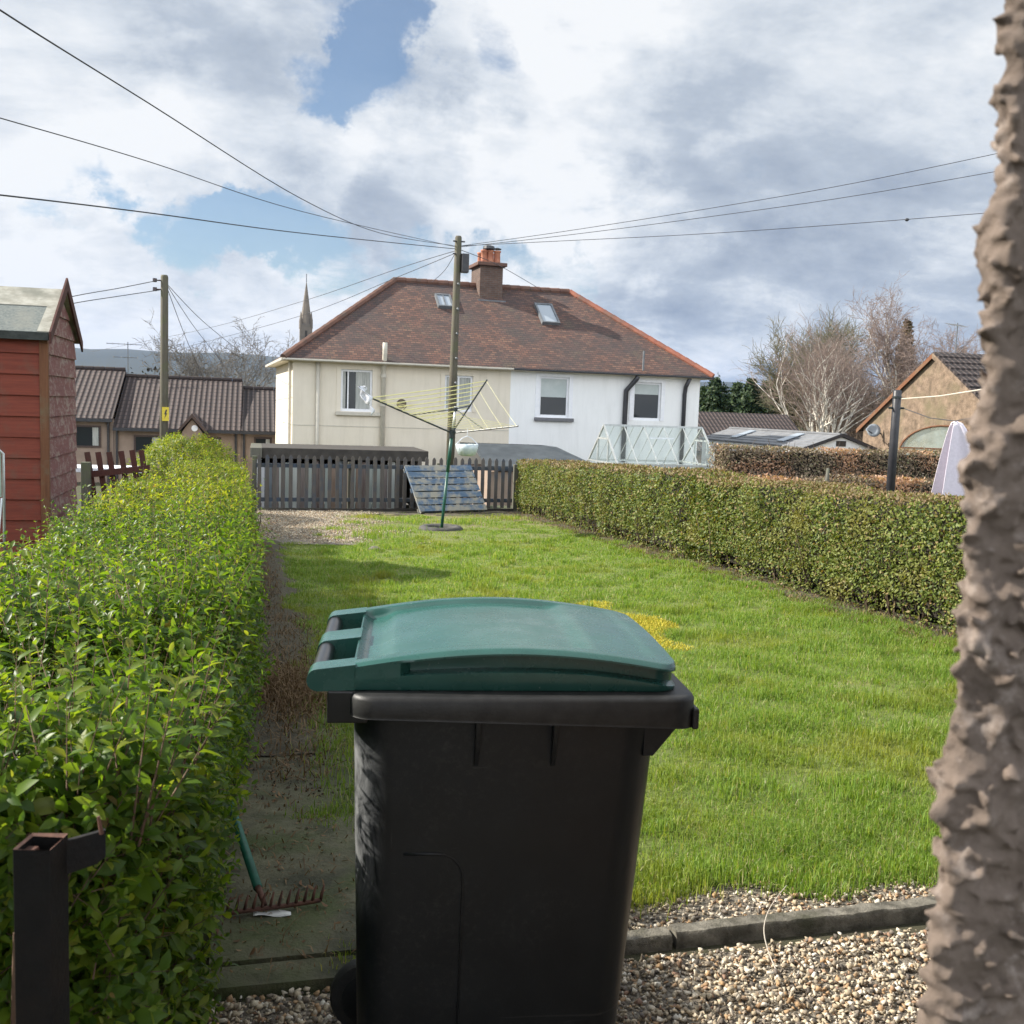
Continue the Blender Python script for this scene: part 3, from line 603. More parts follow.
# ------------------------------------------------------------------ foliage builders
def nrm(v): return v/np.maximum(np.linalg.norm(v, axis=-1, keepdims=True), 1e-9)
def leaf_arrays(P, D, Wd, L, W, fold=.18, droop=.12):
    """five-vertex leaf: P base, D direction, Wd width direction"""
    Nn = nrm(np.cross(Wd, D)); L = L[:, None]; W = W[:, None]
    mid = P+D*L*.48; tip = P+D*L-Nn*L*droop
    V = np.stack([P, mid-Wd*W*.5+Nn*W*fold, mid, mid+Wd*W*.5+Nn*W*fold, tip], 1).reshape(-1, 3)
    k = np.arange(len(P))[:, None, None]*5
    T = (np.array([[0, 2, 1], [0, 3, 2], [1, 2, 4], [2, 3, 4]])[None]+k).reshape(-1, 3); return V, T
def leaf_fine(P, D, Wd, L, W, fold=.2, droop=.16):
    """ovate leaf with a midrib, eight vertices"""
    Nn = nrm(np.cross(Wd, D)); L = L[:, None]; W = W[:, None]; w = Wd*W*.5; up_ = Nn*W*fold
    m1 = P+D*L*.30+Nn*L*.02; m2 = P+D*L*.66-Nn*L*droop*.35; tip = P+D*L-Nn*L*droop
    V = np.stack([P, m1-w*.86+up_*.8, m1, m1+w*.86+up_*.8, m2-w*.84+up_*.8, m2, m2+w*.84+up_*.8, tip], 1).reshape(-1, 3)
    k = np.arange(len(P))[:, None, None]*8
    T = (np.array([[0, 2, 1], [0, 3, 2], [1, 2, 5], [1, 5, 4], [2, 3, 6], [2, 6, 5], [4, 5, 7], [5, 6, 7]])[None]+k).reshape(-1, 3); return V, T
def perp(d):
    a = np.where(np.abs(d[:, 2:3]) < .9, np.array([[0, 0, 1.]]), np.array([[1., 0, 0]])); e1 = nrm(np.cross(d, a)); return e1, np.cross(d, e1)
def sprigs(B, D, L, npair, leaf, lift=.5, fine=False):
    n = len(B); sz = rng.uniform(.7, 1.2, n); e1, e2 = perp(D); az0 = rng.uniform(0, 2*PI, n); LV, LT, off = [], [], 0
    for p in range(npair):
        t = (p+.5)/npair; pos = B+D*(L*t)[:, None]
        for k in (0, 1):
            az = az0+p*PI/2+k*PI+rng.normal(0, .25, n)
            rad = e1*np.cos(az)[:, None]+e2*np.sin(az)[:, None]
            li = lift+.5*t+rng.normal(0, .15, n); d = nrm(rad+D*li[:, None]+np.array([0, 0, -.10])); w = nrm(np.cross(d, D)+.25*rng.normal(size=(n, 3)))
            w = nrm(w-d*np.sum(w*d, 1)[:, None]); l = leaf*(1.08-.6*max(0, t-.5)/.5)*rng.uniform(.55, 1.25, n)*sz
            V, T = (leaf_fine if fine else leaf_arrays)(pos, d, w, l, l*rng.uniform(.42, .54, n)); LV.append(V); LT.append(T+off); off += len(V)
    # stem: three-sided needle
    r = (.0016+.004*L)[:, None]; tip = B+D*L[:, None]
    ang = [0, 2*PI/3, 4*PI/3]; ring = [B+(e1*math.cos(a)+e2*math.sin(a))*r for a in ang]; SV = np.stack(ring+[tip], 1).reshape(-1, 3)
    ST = (np.array([[0, 1, 3], [1, 2, 3], [2, 0, 3]])[None]+(np.arange(n)*4)[:, None, None]).reshape(-1, 3)
    return np.concatenate(LV), np.concatenate(LT), SV, ST
privet = leafmat('privet_leaf', [(0, (.042, .09, .014)), (.3, (.07, .14, .018)), (.6, (.115, .195, .022)), (.88, (.17, .24, .03)), (.995, (.22, .25, .04)), (1, (.18, .12, .05))], .5, .42, 1.9, spec=.4)
privet_far = leafmat('privet_leaf_yellower', [(0, (.07, .12, .016)), (.3, (.12, .185, .022)), (.6, (.18, .235, .028)), (.88, (.25, .27, .04)), (.99, (.28, .28, .05)), (1, (.22, .15, .05))], .5, .45, 1.8, spec=.35)
# ---------------- left hedge: loose, in leaf, unclipped
def hl(y):   # left, right edge and height above ground
    return (-1.17-.04*math.sin(y*.9), -.075+.035*math.sin(y*1.3+.5)+.02*math.sin(y*3.7)-.15*math.exp(-((y-1.5)/.7)**2)-.03*math.exp(-((y-3)/.9)**2)-.02*max(0, y-7), 1.03+.05*math.sin(y*.8+.3)+.03*math.sin(y*2.1)-.10*math.exp(-((y-2.55)/.35)**2)-.05*math.exp(-((y-1.6)/.3)**2))
LH = thing('privet_hedge', 'loose leafy bright green privet hedge beside the path, left of the wheelie bin', 'hedge', (-.55, 10, -.34))
B, D, Ln = [], [], []
for (ya, yb, per, llo, lhi) in ((1.62, 3.4, 1050, .06, .16), (3.4, 6, 560, .07, .17), (6, 10.5, 260, .1, .2), (10.5, 18.2, 165, .12, .24)):
    n = int((yb-ya)*2.75*per)
    for _ in range(n):
        y = random.uniform(ya, yb); xl, xr, h = hl(y); g = G(0, y); q = random.uniform(0, 2.75); dep = random.random()**1.5*.2
        if q < 1.25:        # top
            x = xl+(xr-xl)*random.random(); ed = min(1, min(x-xl, xr-x)/.18); bump = .14*mnoise.noise((x*2.2, y*2.0, 0))+.05*mnoise.noise((x*6, y*6, 4))
            B.append((x, y, g+h-.10*(1-ed)**2+bump-dep-.09)); d = (random.gauss(0, .38)+.35*(x > xr-.2)-.3*(x < xl+.2), random.gauss(0, .38), 1)
        elif q < 2.5:      # path side
            z = random.uniform(.06, 1)*h; bulge = .085*mnoise.noise((y*1.9, z*2.6, 7))+.03*math.sin(PI*z/h)-.10*(z/h > .86)*((z/h-.86)/.14)
            B.append((xr+bulge-dep-.06, y, g+z)); d = (.75+random.gauss(0, .35), random.gauss(0, .45), .55+random.gauss(0, .35))
        else:               # neighbour's side
            z = random.uniform(.45, 1)*h; B.append((xl+.05+dep, y, g+z)); d = (-.75+random.gauss(0, .3), random.gauss(0, .4), .7)
        D.append(d); Ln.append(random.uniform(llo, lhi))
for _ in range(2200):       # the near end
    x = random.uniform(-1.15, -.2); h = hl(1.65)[2]; z = random.uniform(.1, 1)*h; dep = random.random()**1.5*.2
    B.append((x, 1.66+dep+.05*mnoise.noise((x*4, z*4, 2))+.12*max(0, (x+.4)/.26)**2, z-.05)); D.append((random.gauss(0, .45), -.75+random.gauss(0, .3), .45+random.gauss(0, .4))); Ln.append(random.uniform(.07, .16))
nb = len(B)
for _ in range(1250):        # long young shoots
    y = 1.7+16*random.random()**1.7; xl, xr, h = hl(y); x = random.uniform(xl, xr+.03)
    B.append((x, y, G(0, y)+h-.10)); D.append((random.gauss(0, .22)+.3*(x > xr-.1), random.gauss(0, .22), 1)); Ln.append(random.uniform(.14, .36))
B = np.array(B); D = nrm(np.array(D)); Ln = np.array(Ln); near = B[:, 1] < 7.5
lv, lt, sv, st = [], [], [], []
for msk, npair, lf, mt in ((near & (np.arange(len(B)) < nb), 5, .042, 0), (near & (np.arange(len(B)) >= nb), 8, .044, 0), (~near, 5, .054, 1)):
    a_, b_, c_, d_ = sprigs(B[msk], D[msk], Ln[msk], npair, lf, fine=mt == 0); lv.append((a_, b_, mt)); sv.append((c_, d_))
# the overgrown bush at the far end
n = 2600; th_ = rng.uniform(0, 2*PI, n); zz = rng.random(n); cx, cy = -1.34, 20.0
rr = np.where(zz < .6, 1, np.sqrt(np.clip(1-((zz-.6)/.4)**2, 0, 1)))*rng.uniform(.72, 1.02, n)
bx = cx+.90*rr*np.cos(th_)*(1+.1*np.sin(5*th_)); by = cy+1.5*rr*np.sin(th_); bz = -.034*20+1.40*zz*(1+.06*np.sin(3*th_+1))
bd = nrm(np.stack([np.cos(th_)*.6, np.sin(th_)*.6, .5+zz], 1)+rng.normal(0, .3, (n, 3))); a_, b_, c_, d_ = sprigs(np.stack([bx, by, bz], 1), bd, rng.uniform(.1, .22, n), 5, .062); lv.append((a_, b_, 1)); sv.append((c_, d_))
def merge(parts):
    V, T, mi, off = [], [], [], 0
    for p in parts:
        V.append(p[0]); T.append(p[1]+off); off += len(p[0])
        if len(p) > 2: mi.append(np.full(len(p[1]), p[2]))
    return np.concatenate(V), np.concatenate(T), (np.concatenate(mi) if mi else None)
V, T, mi = merge(lv); raw('foliage', V, T, [privet, privet_far], LH, mi, smooth=True)
V, T, _ = merge(sv); raw('shoot_stems', V, T, M['stem'], LH)
# woody stems low down, visible through the leaves at the near end and along the path
mb = MB()
for i in range(240):
    y = 1.7+17*(i/240)+random.uniform(-.04, .04); xl, xr, h = hl(y); x = random.uniform(-.6, -.26) if i > 40 else random.uniform(-1.0, -.35); g = G(0, y); p = Vector((x, y, g)); pts = [p]
    for k in range(4): p = p+Vector((random.gauss(.02, .05), random.gauss(-.01, .05), h*.22)); pts.append(p)
    mb.tube(pts, [.010, .008, .007, .005, .003], 5)
mb.build('woody_stems', M['stem'], LH, world=True)
# solid dark core, added to stand for the shade inside the hedge
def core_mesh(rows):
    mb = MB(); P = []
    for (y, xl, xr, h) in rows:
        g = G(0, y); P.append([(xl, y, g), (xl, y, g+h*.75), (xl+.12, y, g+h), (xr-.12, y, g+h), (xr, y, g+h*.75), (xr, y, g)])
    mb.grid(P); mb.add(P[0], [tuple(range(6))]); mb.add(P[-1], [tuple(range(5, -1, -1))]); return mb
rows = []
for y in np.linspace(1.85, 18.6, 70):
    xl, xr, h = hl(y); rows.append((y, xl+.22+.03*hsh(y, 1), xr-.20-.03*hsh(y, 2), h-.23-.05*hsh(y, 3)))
core_mesh(rows).build('shade_core', M['core'], LH, world=True)
# ---------------- right hedge: clipped privet, two runs
clip = leafmat('clipped_privet_leaf', [(0, (.04, .06, .016)), (.3, (.095, .135, .03)), (.6, (.165, .205, .045)), (.85, (.24, .265, .075)), (.95, (.25, .18, .07)), (1, (.22, .15, .07))], .28, .5, 1.5, patch=(1.6, (.21, .20, .055), .54, .72), spec=.25)
clip_top = leafmat('clipped_hedge_top', [(0, (.10, .085, .035)), (.3, (.18, .135, .065)), (.6, (.25, .17, .10)), (.85, (.21, .19, .07)), (1, (.3, .2, .12))], .2, .6, 1.4, spec=.3)
M['clip_stem'] = nmat('clipped_hedge_stem', (.06, .04, .025), (.12, .085, .055), 8, .85, .2)
def right_hedge(name, label, ya, yb, h0, h1, x0, depth, per, dark, far_end=False):
    root = thing(name, label, 'hedge', (x0+.5, (ya+yb)/2, G(0, (ya+yb)/2)), 0, 'clipped hedges along the right side of the lawn')
    H = lambda y: h0+(h1-h0)*(y-ya)/(yb-ya)+.025*math.sin(y*1.9)+.015*math.sin(y*5)
    nf = int((yb-ya)*1.15*per); nt_ = int((yb-ya)*depth*per*.6)
    P, Nn, mi = [], [], []
    for i in range(nf+nt_):
        y = random.uniform(ya, yb); h = H(y); g = G(0, y); dep = random.random()**2*.13
        if i < nf:
            z = h*(1-random.random()**.92)
            if z < .2*h and random.random() < .45+.5*mnoise.noise((y*1.7, 3, 1))+.2: continue
            endy = min(1, (yb-y)/.35, (y-ya)/.35 if not far_end else 1); x = x0+.10*(1-math.sqrt(max(0, endy)))-.05*math.sin(min(1, z/h)*PI)+.09*mnoise.noise((y*1.3, z*1.8, 1))+.04*mnoise.noise((y*4.5, z*4.5, 4))+dep+.12*max(0, z/h-.9)
            P.append((x, y, g+z)); Nn.append((-1+random.gauss(0, .45), random.gauss(0, .6), .25+random.gauss(0, .5))); mi.append(1 if z > h-.05-.05*random.random() and random.random() < .75 else 0)
        else:
            x = x0+.08+depth*random.random(); P.append((x, y, g+h-.02+.025*mnoise.noise((x*4, y*4, 3))-dep*.4)); Nn.append((random.gauss(0, .5), random.gauss(0, .5), 1)); mi.append(1 if random.random() < .85 else 0)
    for q in range(int(1.1*depth*per*1.2)):       # both ends
        e = ya if q % 2 else yb; z = random.random()*H(e); P.append((x0+depth*random.random(), e+random.gauss(0, .05), G(0, e)+z)); Nn.append((random.gauss(0, .4), -1 if q % 2 else 1, .3)); mi.append(0)
    P = np.array(P); Nn = nrm(np.array(Nn)); n = len(P); e1, e2 = perp(Nn); a_ = rng.uniform(0, 2*PI, n)[:, None]; d = nrm(e1*np.cos(a_)+e2*np.sin(a_)+Nn*.35); w = nrm(np.cross(Nn, d))
    L = rng.uniform(.026, .046, n)*np.where(P[:, 1] > 12, 1.3, 1.05); V, T = leaf_arrays(P, d, w, L, L*.55, .12, .1)
    raw('foliage', V, T, [clip, clip_top], root, np.repeat(np.array(mi), 4))
    mb = MB()
    for i in range(int((yb-ya)*16)):
        y = random.uniform(ya, yb); p = Vector((x0+random.uniform(.04, .3), y, G(0, y)-.02)); pts = [p]
        for k in range(3): p = p+Vector((random.gauss(-.02, .04), random.gauss(0, .08), H(y)*.2)); pts.append(p)
        mb.tube(pts, [.012, .009, .006, .004], 4)
    mb.build('woody_stems', M['clip_stem'], root, world=True)
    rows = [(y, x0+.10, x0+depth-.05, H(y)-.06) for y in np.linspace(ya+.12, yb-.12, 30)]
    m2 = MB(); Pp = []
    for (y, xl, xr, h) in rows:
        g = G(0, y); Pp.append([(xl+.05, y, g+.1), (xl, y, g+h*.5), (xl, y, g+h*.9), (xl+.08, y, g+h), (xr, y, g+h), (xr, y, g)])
    m2.grid(Pp); m2.add(Pp[0], [tuple(range(6))]); m2.add(Pp[-1], [tuple(range(5, -1, -1))]); m2.build('shade_core', M['core'], root, world=True)  # solid dark core added as the shade inside the clipped hedge
right_hedge('privet_hedge', 'clipped green hedge nearer the rough wall, its flat top browned', 5.6, 13.2, 1.20, 1.20, 5.86, .75, 4200, 0)
right_hedge('privet_hedge', 'clipped hedge running on to the picket fence, its near end rounded and darker', 13.1, 23.0, 1.25, 1.20, 5.79, .8, 2500, 1, False)

nD = 420; yD = rng.uniform(2.9, 9.5, nD); xD = np.clip(rng.normal(.1, .16, nD), -.12, .5); NnD = nrm(np.stack([rng.normal(0, .35, nD), rng.normal(0, .35, nD), np.ones(nD)], 1)); e1D, e2D = perp(NnD); aD = rng.uniform(0, 6.28, nD)[:, None]; dD = e1D*np.cos(aD)+e2D*np.sin(aD)
lD = rng.uniform(.012, .035, nD); V, T = leaf_fine(np.stack([xD, yD, -.034*yD+.042], 1), dD, nrm(np.cross(NnD, dD)), lD, lD*.5); tag(raw('fallen_leaves', V, T, dl), 'small brown fallen leaves scattered over the path', 'leaves', kind='stuff')
# ------------------------------------------------------------------ rough harled wall close to the camera
def harl():
    A = Vector((.430, .55)); dn = Vector((.97, -.245)).normalized(); db = Vector((.74, .67)).normalized()
    r_ = .018
    def surf(s):
        if s < -r_: return A+dn*(-s), Vector((dn.y, -dn.x))
        if s > r_: return A+db*s, Vector((-db.y, db.x))
        t = (s+r_)/(2*r_); return (A+dn*r_)*(1-t)**2+A*2*t*(1-t)+(A+db*r_)*t*t, (Vector((dn.y, -dn.x))*(1-t)+Vector((-db.y, db.x))*t).normalized()
    ss = list(np.arange(-.16, .07, .004)); zs = list(np.arange(.9, 2.2, .005)); F, Bk = [], []
    for s in ss:
        q, n2 = surf(s); cf, cb = [], []
        for z in zs:
            h = .008*mnoise.noise(Vector((s*15, z*15, 3)))+.006*mnoise.noise(Vector((s*42, z*42, 9)))+.003*mnoise.noise(Vector((s*110, z*110, 7)))
            p = q+n2*h; cf.append((p.x, p.y, z)); p = q-n2*.022; cb.append((p.x, p.y, z))
        F.append(cf); Bk.append(cb)
    mb = MB(); mb.grid(F); mb.grid([list(reversed(c)) for c in Bk])
    for i in (0, -1): mb.grid([F[i], Bk[i]])
    mb.grid([[c[0] for c in F], [c[0] for c in Bk]]); mb.grid([[c[-1] for c in F], [c[-1] for c in Bk]])
    n = 11000; Sx = rng.uniform(-.155, .055, n); Z = rng.uniform(.91, 2.19, n); sz = .003+.016*rng.random(n)**2.8; P = []
    for s, z, k in zip(Sx, Z, sz):
        q, n2 = surf(s); q = q+n2*(.008*mnoise.noise(Vector((s*15, z*15, 3)))+.006*mnoise.noise(Vector((s*42, z*42, 9)))+k*(.5*hsh(s, z)-.23)); P.append((q.x, q.y, z))
    V, T = scatter(PR, np.array(P), sz*1.15, 0); mb.add([tuple(v) for v in V], [tuple(f) for f in T])
    t = NT('brown_harling'); n = t.noise(11, 9, .7); col = t.ramp(n, [(.3, (.085, .062, .047)), (.7, (.215, .165, .133))]); col = t.mix(t.ramp(t.noise(38, 7, .7), [(.54, 0.), (.68, .75)]), col, (.33, .275, .24)); col = t.mix(t.ramp(t.noise(60, 5, .7), [(.6, 0.), (.72, .6)]), col, (.04, .032, .026)); t.color(col); t.rough(.85); t.bump(t.noise(240, 7, .75), .7, .003)
    hs = thing('harled_house', 'out of focus brown rough-cast house wall at the right edge, very close', 'house', (0, 0, 0))
    o = mb.build('rough_wall', t.m, hs, smooth=True); rm = o.modifiers.new('fuse', 'REMESH'); rm.mode = 'VOXEL'; rm.voxel_size = .0021; rm.use_smooth_shade = True
    sm = o.modifiers.new('soften', 'SMOOTH'); sm.factor = .5; sm.iterations = 3
    B2 = A+dn*.155; mb = MB(); mb.prism([(A.x+dn.x*.14+.02, A.y+dn.y*.14+.03, .9), (A.x+dn.x*.95, A.y+dn.y*.95, .9), (A.x+db.x*.9, A.y+db.y*.9, .9), (A.x+db.x*.055+.02, A.y+db.y*.055-.012, .9)], (0, 0, 1.3)); mb.build('wall_core', t.m, hs)
    for (z0, z1) in ((-.2, .898), (2.202, 5.2)):
        mb = MB(); mb.prism([(A.x, A.y, z0), (A.x+dn.x*.95, A.y+dn.y*.95, z0), (A.x+db.x*.9, A.y+db.y*.9, z0)], (0, 0, z1-z0)); mb.build('wall', t.m, hs)
    mb = MB(); mb.box(-7, -.62, -.05, .3, -.2, 5.2); mb.box(-.62, .95, -.05, .28, 2.75, 5.19); mb.box(1.36, 7, -.05, .29, -.2, 5.2); mb.build('back_wall', nmat('grey_harled_wall', (.07, .068, .068), (.12, .117, .115), 4, .9, .5, 60), hs)  # unseen rest of the house, added to keep sky light off bin and hedge
harl()

# ------------------------------------------------------------------ wheelie bin
def wheelie_bin():
    root = thing('wheelie_bin', 'black wheelie bin with a domed green lid standing in the foreground', 'wheelie bin', (.101, 2.055, -.07), R(-8))
    ZL = 1.09                                     # underside of the lid
    def rrect(x0, x1, y0, y1, r, z, n=6):
        pts = []
        for (cx, cy, a0) in ((x1-r, y1-r, 0), (x0+r, y1-r, 90), (x0+r, y0+r, 180), (x1-r, y0+r, 270)):
            for k in range(n+1): a = R(a0+90*k/n); pts.append((cx+r*math.cos(a), cy+r*math.sin(a), z))
        return pts
    def loft(mb, rings, cap0=True, cap1=True):
        n = len(rings[0]); vs = [p for r_ in rings for p in r_]; fs = [(i*n+k, i*n+(k+1) % n, (i+1)*n+(k+1) % n, (i+1)*n+k) for i in range(len(rings)-1) for k in range(n)]
        if cap0: fs.append(tuple(range(n-1, -1, -1)))
        if cap1: fs.append(tuple((len(rings)-1)*n+k for k in range(n)))
        mb.add(vs, fs)
    mb = MB(); S = []
    for z in (.04, .06, .2, .5, .8, 1.03):
        t = (z-.04)/.99; S.append(rrect(.112-.024*t, .675+.063*t, .055-.055*t, .53+.055*t, .085 if z > .05 else .06, z))
    loft(mb, S, True, False)
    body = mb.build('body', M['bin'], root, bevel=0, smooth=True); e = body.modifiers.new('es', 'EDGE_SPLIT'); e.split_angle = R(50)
    # embossed outline on the near side, two ribs, gusset, bracket
    sy = lambda z: .055-.055*(z-.04)/.99-.0005
    mb = MB(); pts = [(.2, sy(.735)+.001, .735), (.27, sy(.735), .735)]+[(.27+.055*math.sin(R(a)), sy(.68), .68+.055*math.cos(R(a))) for a in (20, 40, 60, 80, 90)]+[(.325, sy(.5), .5), (.322, sy(.2), .2)]
    mb.tube(pts, .0032, 6)
    mb.build('embossed_outline', M['bin'], root, smooth=True)
    for x in (.345, .505):
        mb = MB(); mb.prism([(x-.005, .005, 1.035), (x-.005, -.028, 1.035), (x-.005, -.024, .99), (x-.005, .001, .93), (x-.005, .012, .93)], (.010, 0, 0)); mb.build('rib', M['bin'], root, bevel=.0015)
    mb = MB(); mb.prism([(.70, .018, 1.05), (.79, .018, 1.05), (.787, .018, 1.028), (.722, .018, .945), (.70, .018, .945)], (0, .03, 0)); mb.build('front_gusset', M['bin'], root, bevel=.002); mb = MB(); mb.prism([(.70, .535, 1.05), (.79, .535, 1.05), (.787, .535, 1.028), (.722, .535, .945), (.70, .535, .945)], (0, .03, 0)); mb.build('front_gusset', M['bin'], root, bevel=.002)
    mb = MB(); mb.box(.038, .12, -.005, .075, 1.022, 1.089); mb.box(.038, .12, .53, .61, 1.022, 1.089); mb.box(.06, .12, .075, .53, 1.03, 1.087); mb.build('handle_bracket', M['black_gloss'], root, bevel=.004)
    # rim
    mb = MB(); rg = []
    for (g_, z) in ((.0, 1.042), (.001, 1.044), (.0, 1.048), (.0, 1.078), (.004, 1.086), (.012, 1.089), (.05, 1.089), (.052, 1.03)):
        ring = rrect(.082+g_, .80-g_, -.045+g_, .635-g_, max(.055-g_, .015), z, 8); rg.append([(x, y, z_+(.0 if z_ > 1.05 else -.022*max(0, (x-.35)/.45)**2)) for (x, y, z_) in ring])
    loft(mb, rg, False, False); mb.build('rim', M['rim'], root, bevel=0, smooth=True).modifiers.new('es', 'EDGE_SPLIT').split_angle = R(45)
    mb = MB(); mb.box(.79, .804, .04, .55, 1.018, 1.05); mb.box(.79, .804, -.03, .02, 1.018, 1.062); mb.build('rim_lip', M['rim'], root, bevel=.004)
    # lid
    Lx, Wy, r = .768, .598, .05
    e = lambda x: .03+.056*math.sin(PI*(x+.03)/.9)
    ss = lambda a, b, x: (lambda t: t*t*(3-2*t))(min(1, max(0, (x-a)/(b-a))))
    def dep(x): return .024*(1-ss(.135, .175, x))+.014*ss(.135, .175, x)*(1-ss(.545, .60, x))+.004*ss(.545, .60, x)*(1-ss(.70, .735, x))
    def edge(x):
        return 0 if x < Lx-r else r-math.sqrt(max(0, r*r-(x-(Lx-r))**2))
    def top(x, y):
        ed = min(y-edge(x), Wy-edge(x)-y); return ZL+e(x)-dep(x)*ss(.040, .058, ed)*ss(.085, .11, x)-.006*(1-ss(0, .012, ed))+.010*math.sin(PI*y/Wy)*ss(.12, .3, x)
    xs = sorted(set([round(v, 4) for v in list(np.linspace(.092, Lx-r, 62))+[Lx-r*(1-math.sin(R(a))) for a in range(10, 91, 10)]]))
    ys = [0, .004, .009, .014, .02, .03, .038, .042, .046, .05, .054, .058, .064]+list(np.linspace(.08, Wy-.08, 26)); ys += [Wy-v for v in (.064, .058, .054, .05, .046, .042, .038, .03, .02, .014, .009, .004, 0)]
    mb = MB(); P = []
    for x in xs:
        c = edge(x); P.append([(x, c+(Wy-2*c)*(y/Wy), top(x, c+(Wy-2*c)*(y/Wy))) for y in ys])
    mb.grid(P)
    def zsf(x): return .006+.046*math.sin(PI*min(1, max(0, (.765-x)/.78)))**.8
    def side(near):
        Q = []
        for x in xs:
            c = edge(x); y0 = c if near else Wy-c; s_ = 1 if near else -1
            w = ss(.185, .203, x); ev = e(x)-.006; zs_ = min(zsf(x)*.86, ev*.48); zu = max(zs_+.006, ev-.006); d = .028*w; yy = lambda q: y0+s_*q
            z4 = zs_+.004*w
            Q.append([(x, yy(.0), ZL+ev), (x, yy(-.002*w), ZL+ev-.002), (x, yy(-.002*w), ZL+zu), (x, yy(d), ZL+zu-.002), (x, yy(d), ZL+z4), (x, yy(-.001*w), ZL+zs_), (x, yy(-.001), ZL+.004), (x, yy(.001), ZL-.0), (x, yy(.012), ZL+.0)])
        return Q
    a_ = side(True); b_ = side(False); mb.grid([q for q in a_]); mb.grid([list(reversed(q)) for q in b_])
    # front edge between the two sides
    x = xs[-1]; n = 12; Q = []
    for k in range(n+1):
        v = k/n; Q.append([(p[0]-(0 if i not in (3, 4) else .02), a_[-1][0][1]*(1-v)+b_[-1][0][1]*v, p[2] if i else top(x, r+(Wy-2*r)*v)) for i, p in enumerate(a_[-1])])
    mb.grid(Q)
    # hinge end: three lugs and the back wall between the slots
    lugs = ((0.0, .063), (.252, .350), (.535, .598)); prof = [(.094, 0), (.02, -.003)]+[(.019-.023*math.sin(R(a)), .020-.023*math.cos(R(a))) for a in range(20, 181, 20)]+[(.094, e(.094)-.001)]
    for (y0, y1) in lugs: mb.prism([(x, y0, ZL+z) for x, z in prof], (0, y1-y0, 0))
    mb.box(.088, .094, .002, Wy-.002, ZL-.0, ZL+e(.09)-.008)
    lid = mb.build('lid', M['lid'], root, smooth=True); bm = bmesh.new(); bm.from_mesh(lid.data); bmesh.ops.remove_doubles(bm, verts=bm.verts, dist=.0004); bmesh.ops.recalc_face_normals(bm, faces=bm.faces); bm.to_mesh(lid.data); bm.free()
    for p_ in lid.data.polygons: p_.use_smooth = True
    es = lid.modifiers.new('es', 'EDGE_SPLIT'); es.split_angle = R(38)
    # handle bar held by the lid lugs
    mb = MB(); mb.tube([(.018, .006, ZL+.021), (.018, .592, ZL+.021)], .0185, 18); mb.build('handle_bar', M['black_gloss'], root, smooth=True).modifiers.new('es', 'EDGE_SPLIT').split_angle = R(50)
    for y in (.02, .538):
        w = MB(); Mx = Matrix.Translation((.118, y, .10)) @ Matrix.Rotation(R(-90), 4, 'X')
        w.lathe([(.075, 0), (.095, .003), (.10, .012), (.10, .038), (.095, .047), (.075, .05)], 28, Mx); wh = w.build('wheel', M['rubber'], root, smooth=True); wh.modifiers.new('es', 'EDGE_SPLIT').split_angle = R(50)
        w = MB(); w.lathe([(.03, -.004), (.07, -.001), (.072, .02), (.03, .02)], 20, Mx); w.build('hub', M['bin'], wh)
    mb = MB(); mb.tube([(.118, .0, .10), (.118, .60, .10)], .011, 10); mb.build('axle', M['black_metal'], root)
wheelie_bin()

# ------------------------------------------------------------------ rake, paper, iron gate post
def rake():
    c = at(279, 909, 3.30); g = G(0, 3.3)+.038
    root = thing('garden_rake', 'rusty toothed garden rake with a green handle, lying on the path', 'rake', (c.x, c.y, g))
    mb = MB(); xs = np.linspace(-.165, .135, 12)
    yx = lambda x: .10*x; zx = lambda x: .010+.25*max(0, x-.02)**2
    mb.tube([(x, yx(x), zx(x)+.006) for x in np.linspace(-.165, .135, 14)], .008, 8); mb.build('rake_bar', M['rust'], root, smooth=True)
    mb = MB()
    for x in xs: mb.tube([(x, yx(x), zx(x)+.004), (x+.004, yx(x)-.004, zx(x)+.03), (x+.012, yx(x)+.004, zx(x)+.058)], [.006, .0055, .003], 6)
    mb.build('rake_teeth', M['rust'], root, smooth=True)
    a = Vector((-.045, 0.01, .02)); b = Vector((-.07, .09, .05)); mb = MB(); mb.tube([a, b], [.008, .013], 8); mb.build('socket', M['rust'], root, smooth=True)
    d = Vector((-.11, .50, .12)).normalized(); mb = MB(); mb.tube([b-d*.01, b+d*.75, b+d*1.25], [.0155, .0155, .014], 12); mb.build('handle', M['rake_green'], root, smooth=True)
rake()
mb = MB(); c = at(272, 931, 3.27); g = G(0, 3.27)+.036
mb.grid([[(c.x-.06+.12*u, c.y+.022-.02*u+.032*v-.016, g+.004+.004*math.sin(u*7+v*3)) for v in (0, .5, 1)] for u in np.linspace(0, 1, 8)])
o = mb.build('paper_scrap', M['paper'], smooth=True); o.modifiers.new('solid', 'SOLIDIFY').thickness = .0008; tag(o, 'torn strip of white paper on the path just below the rake', 'litter')
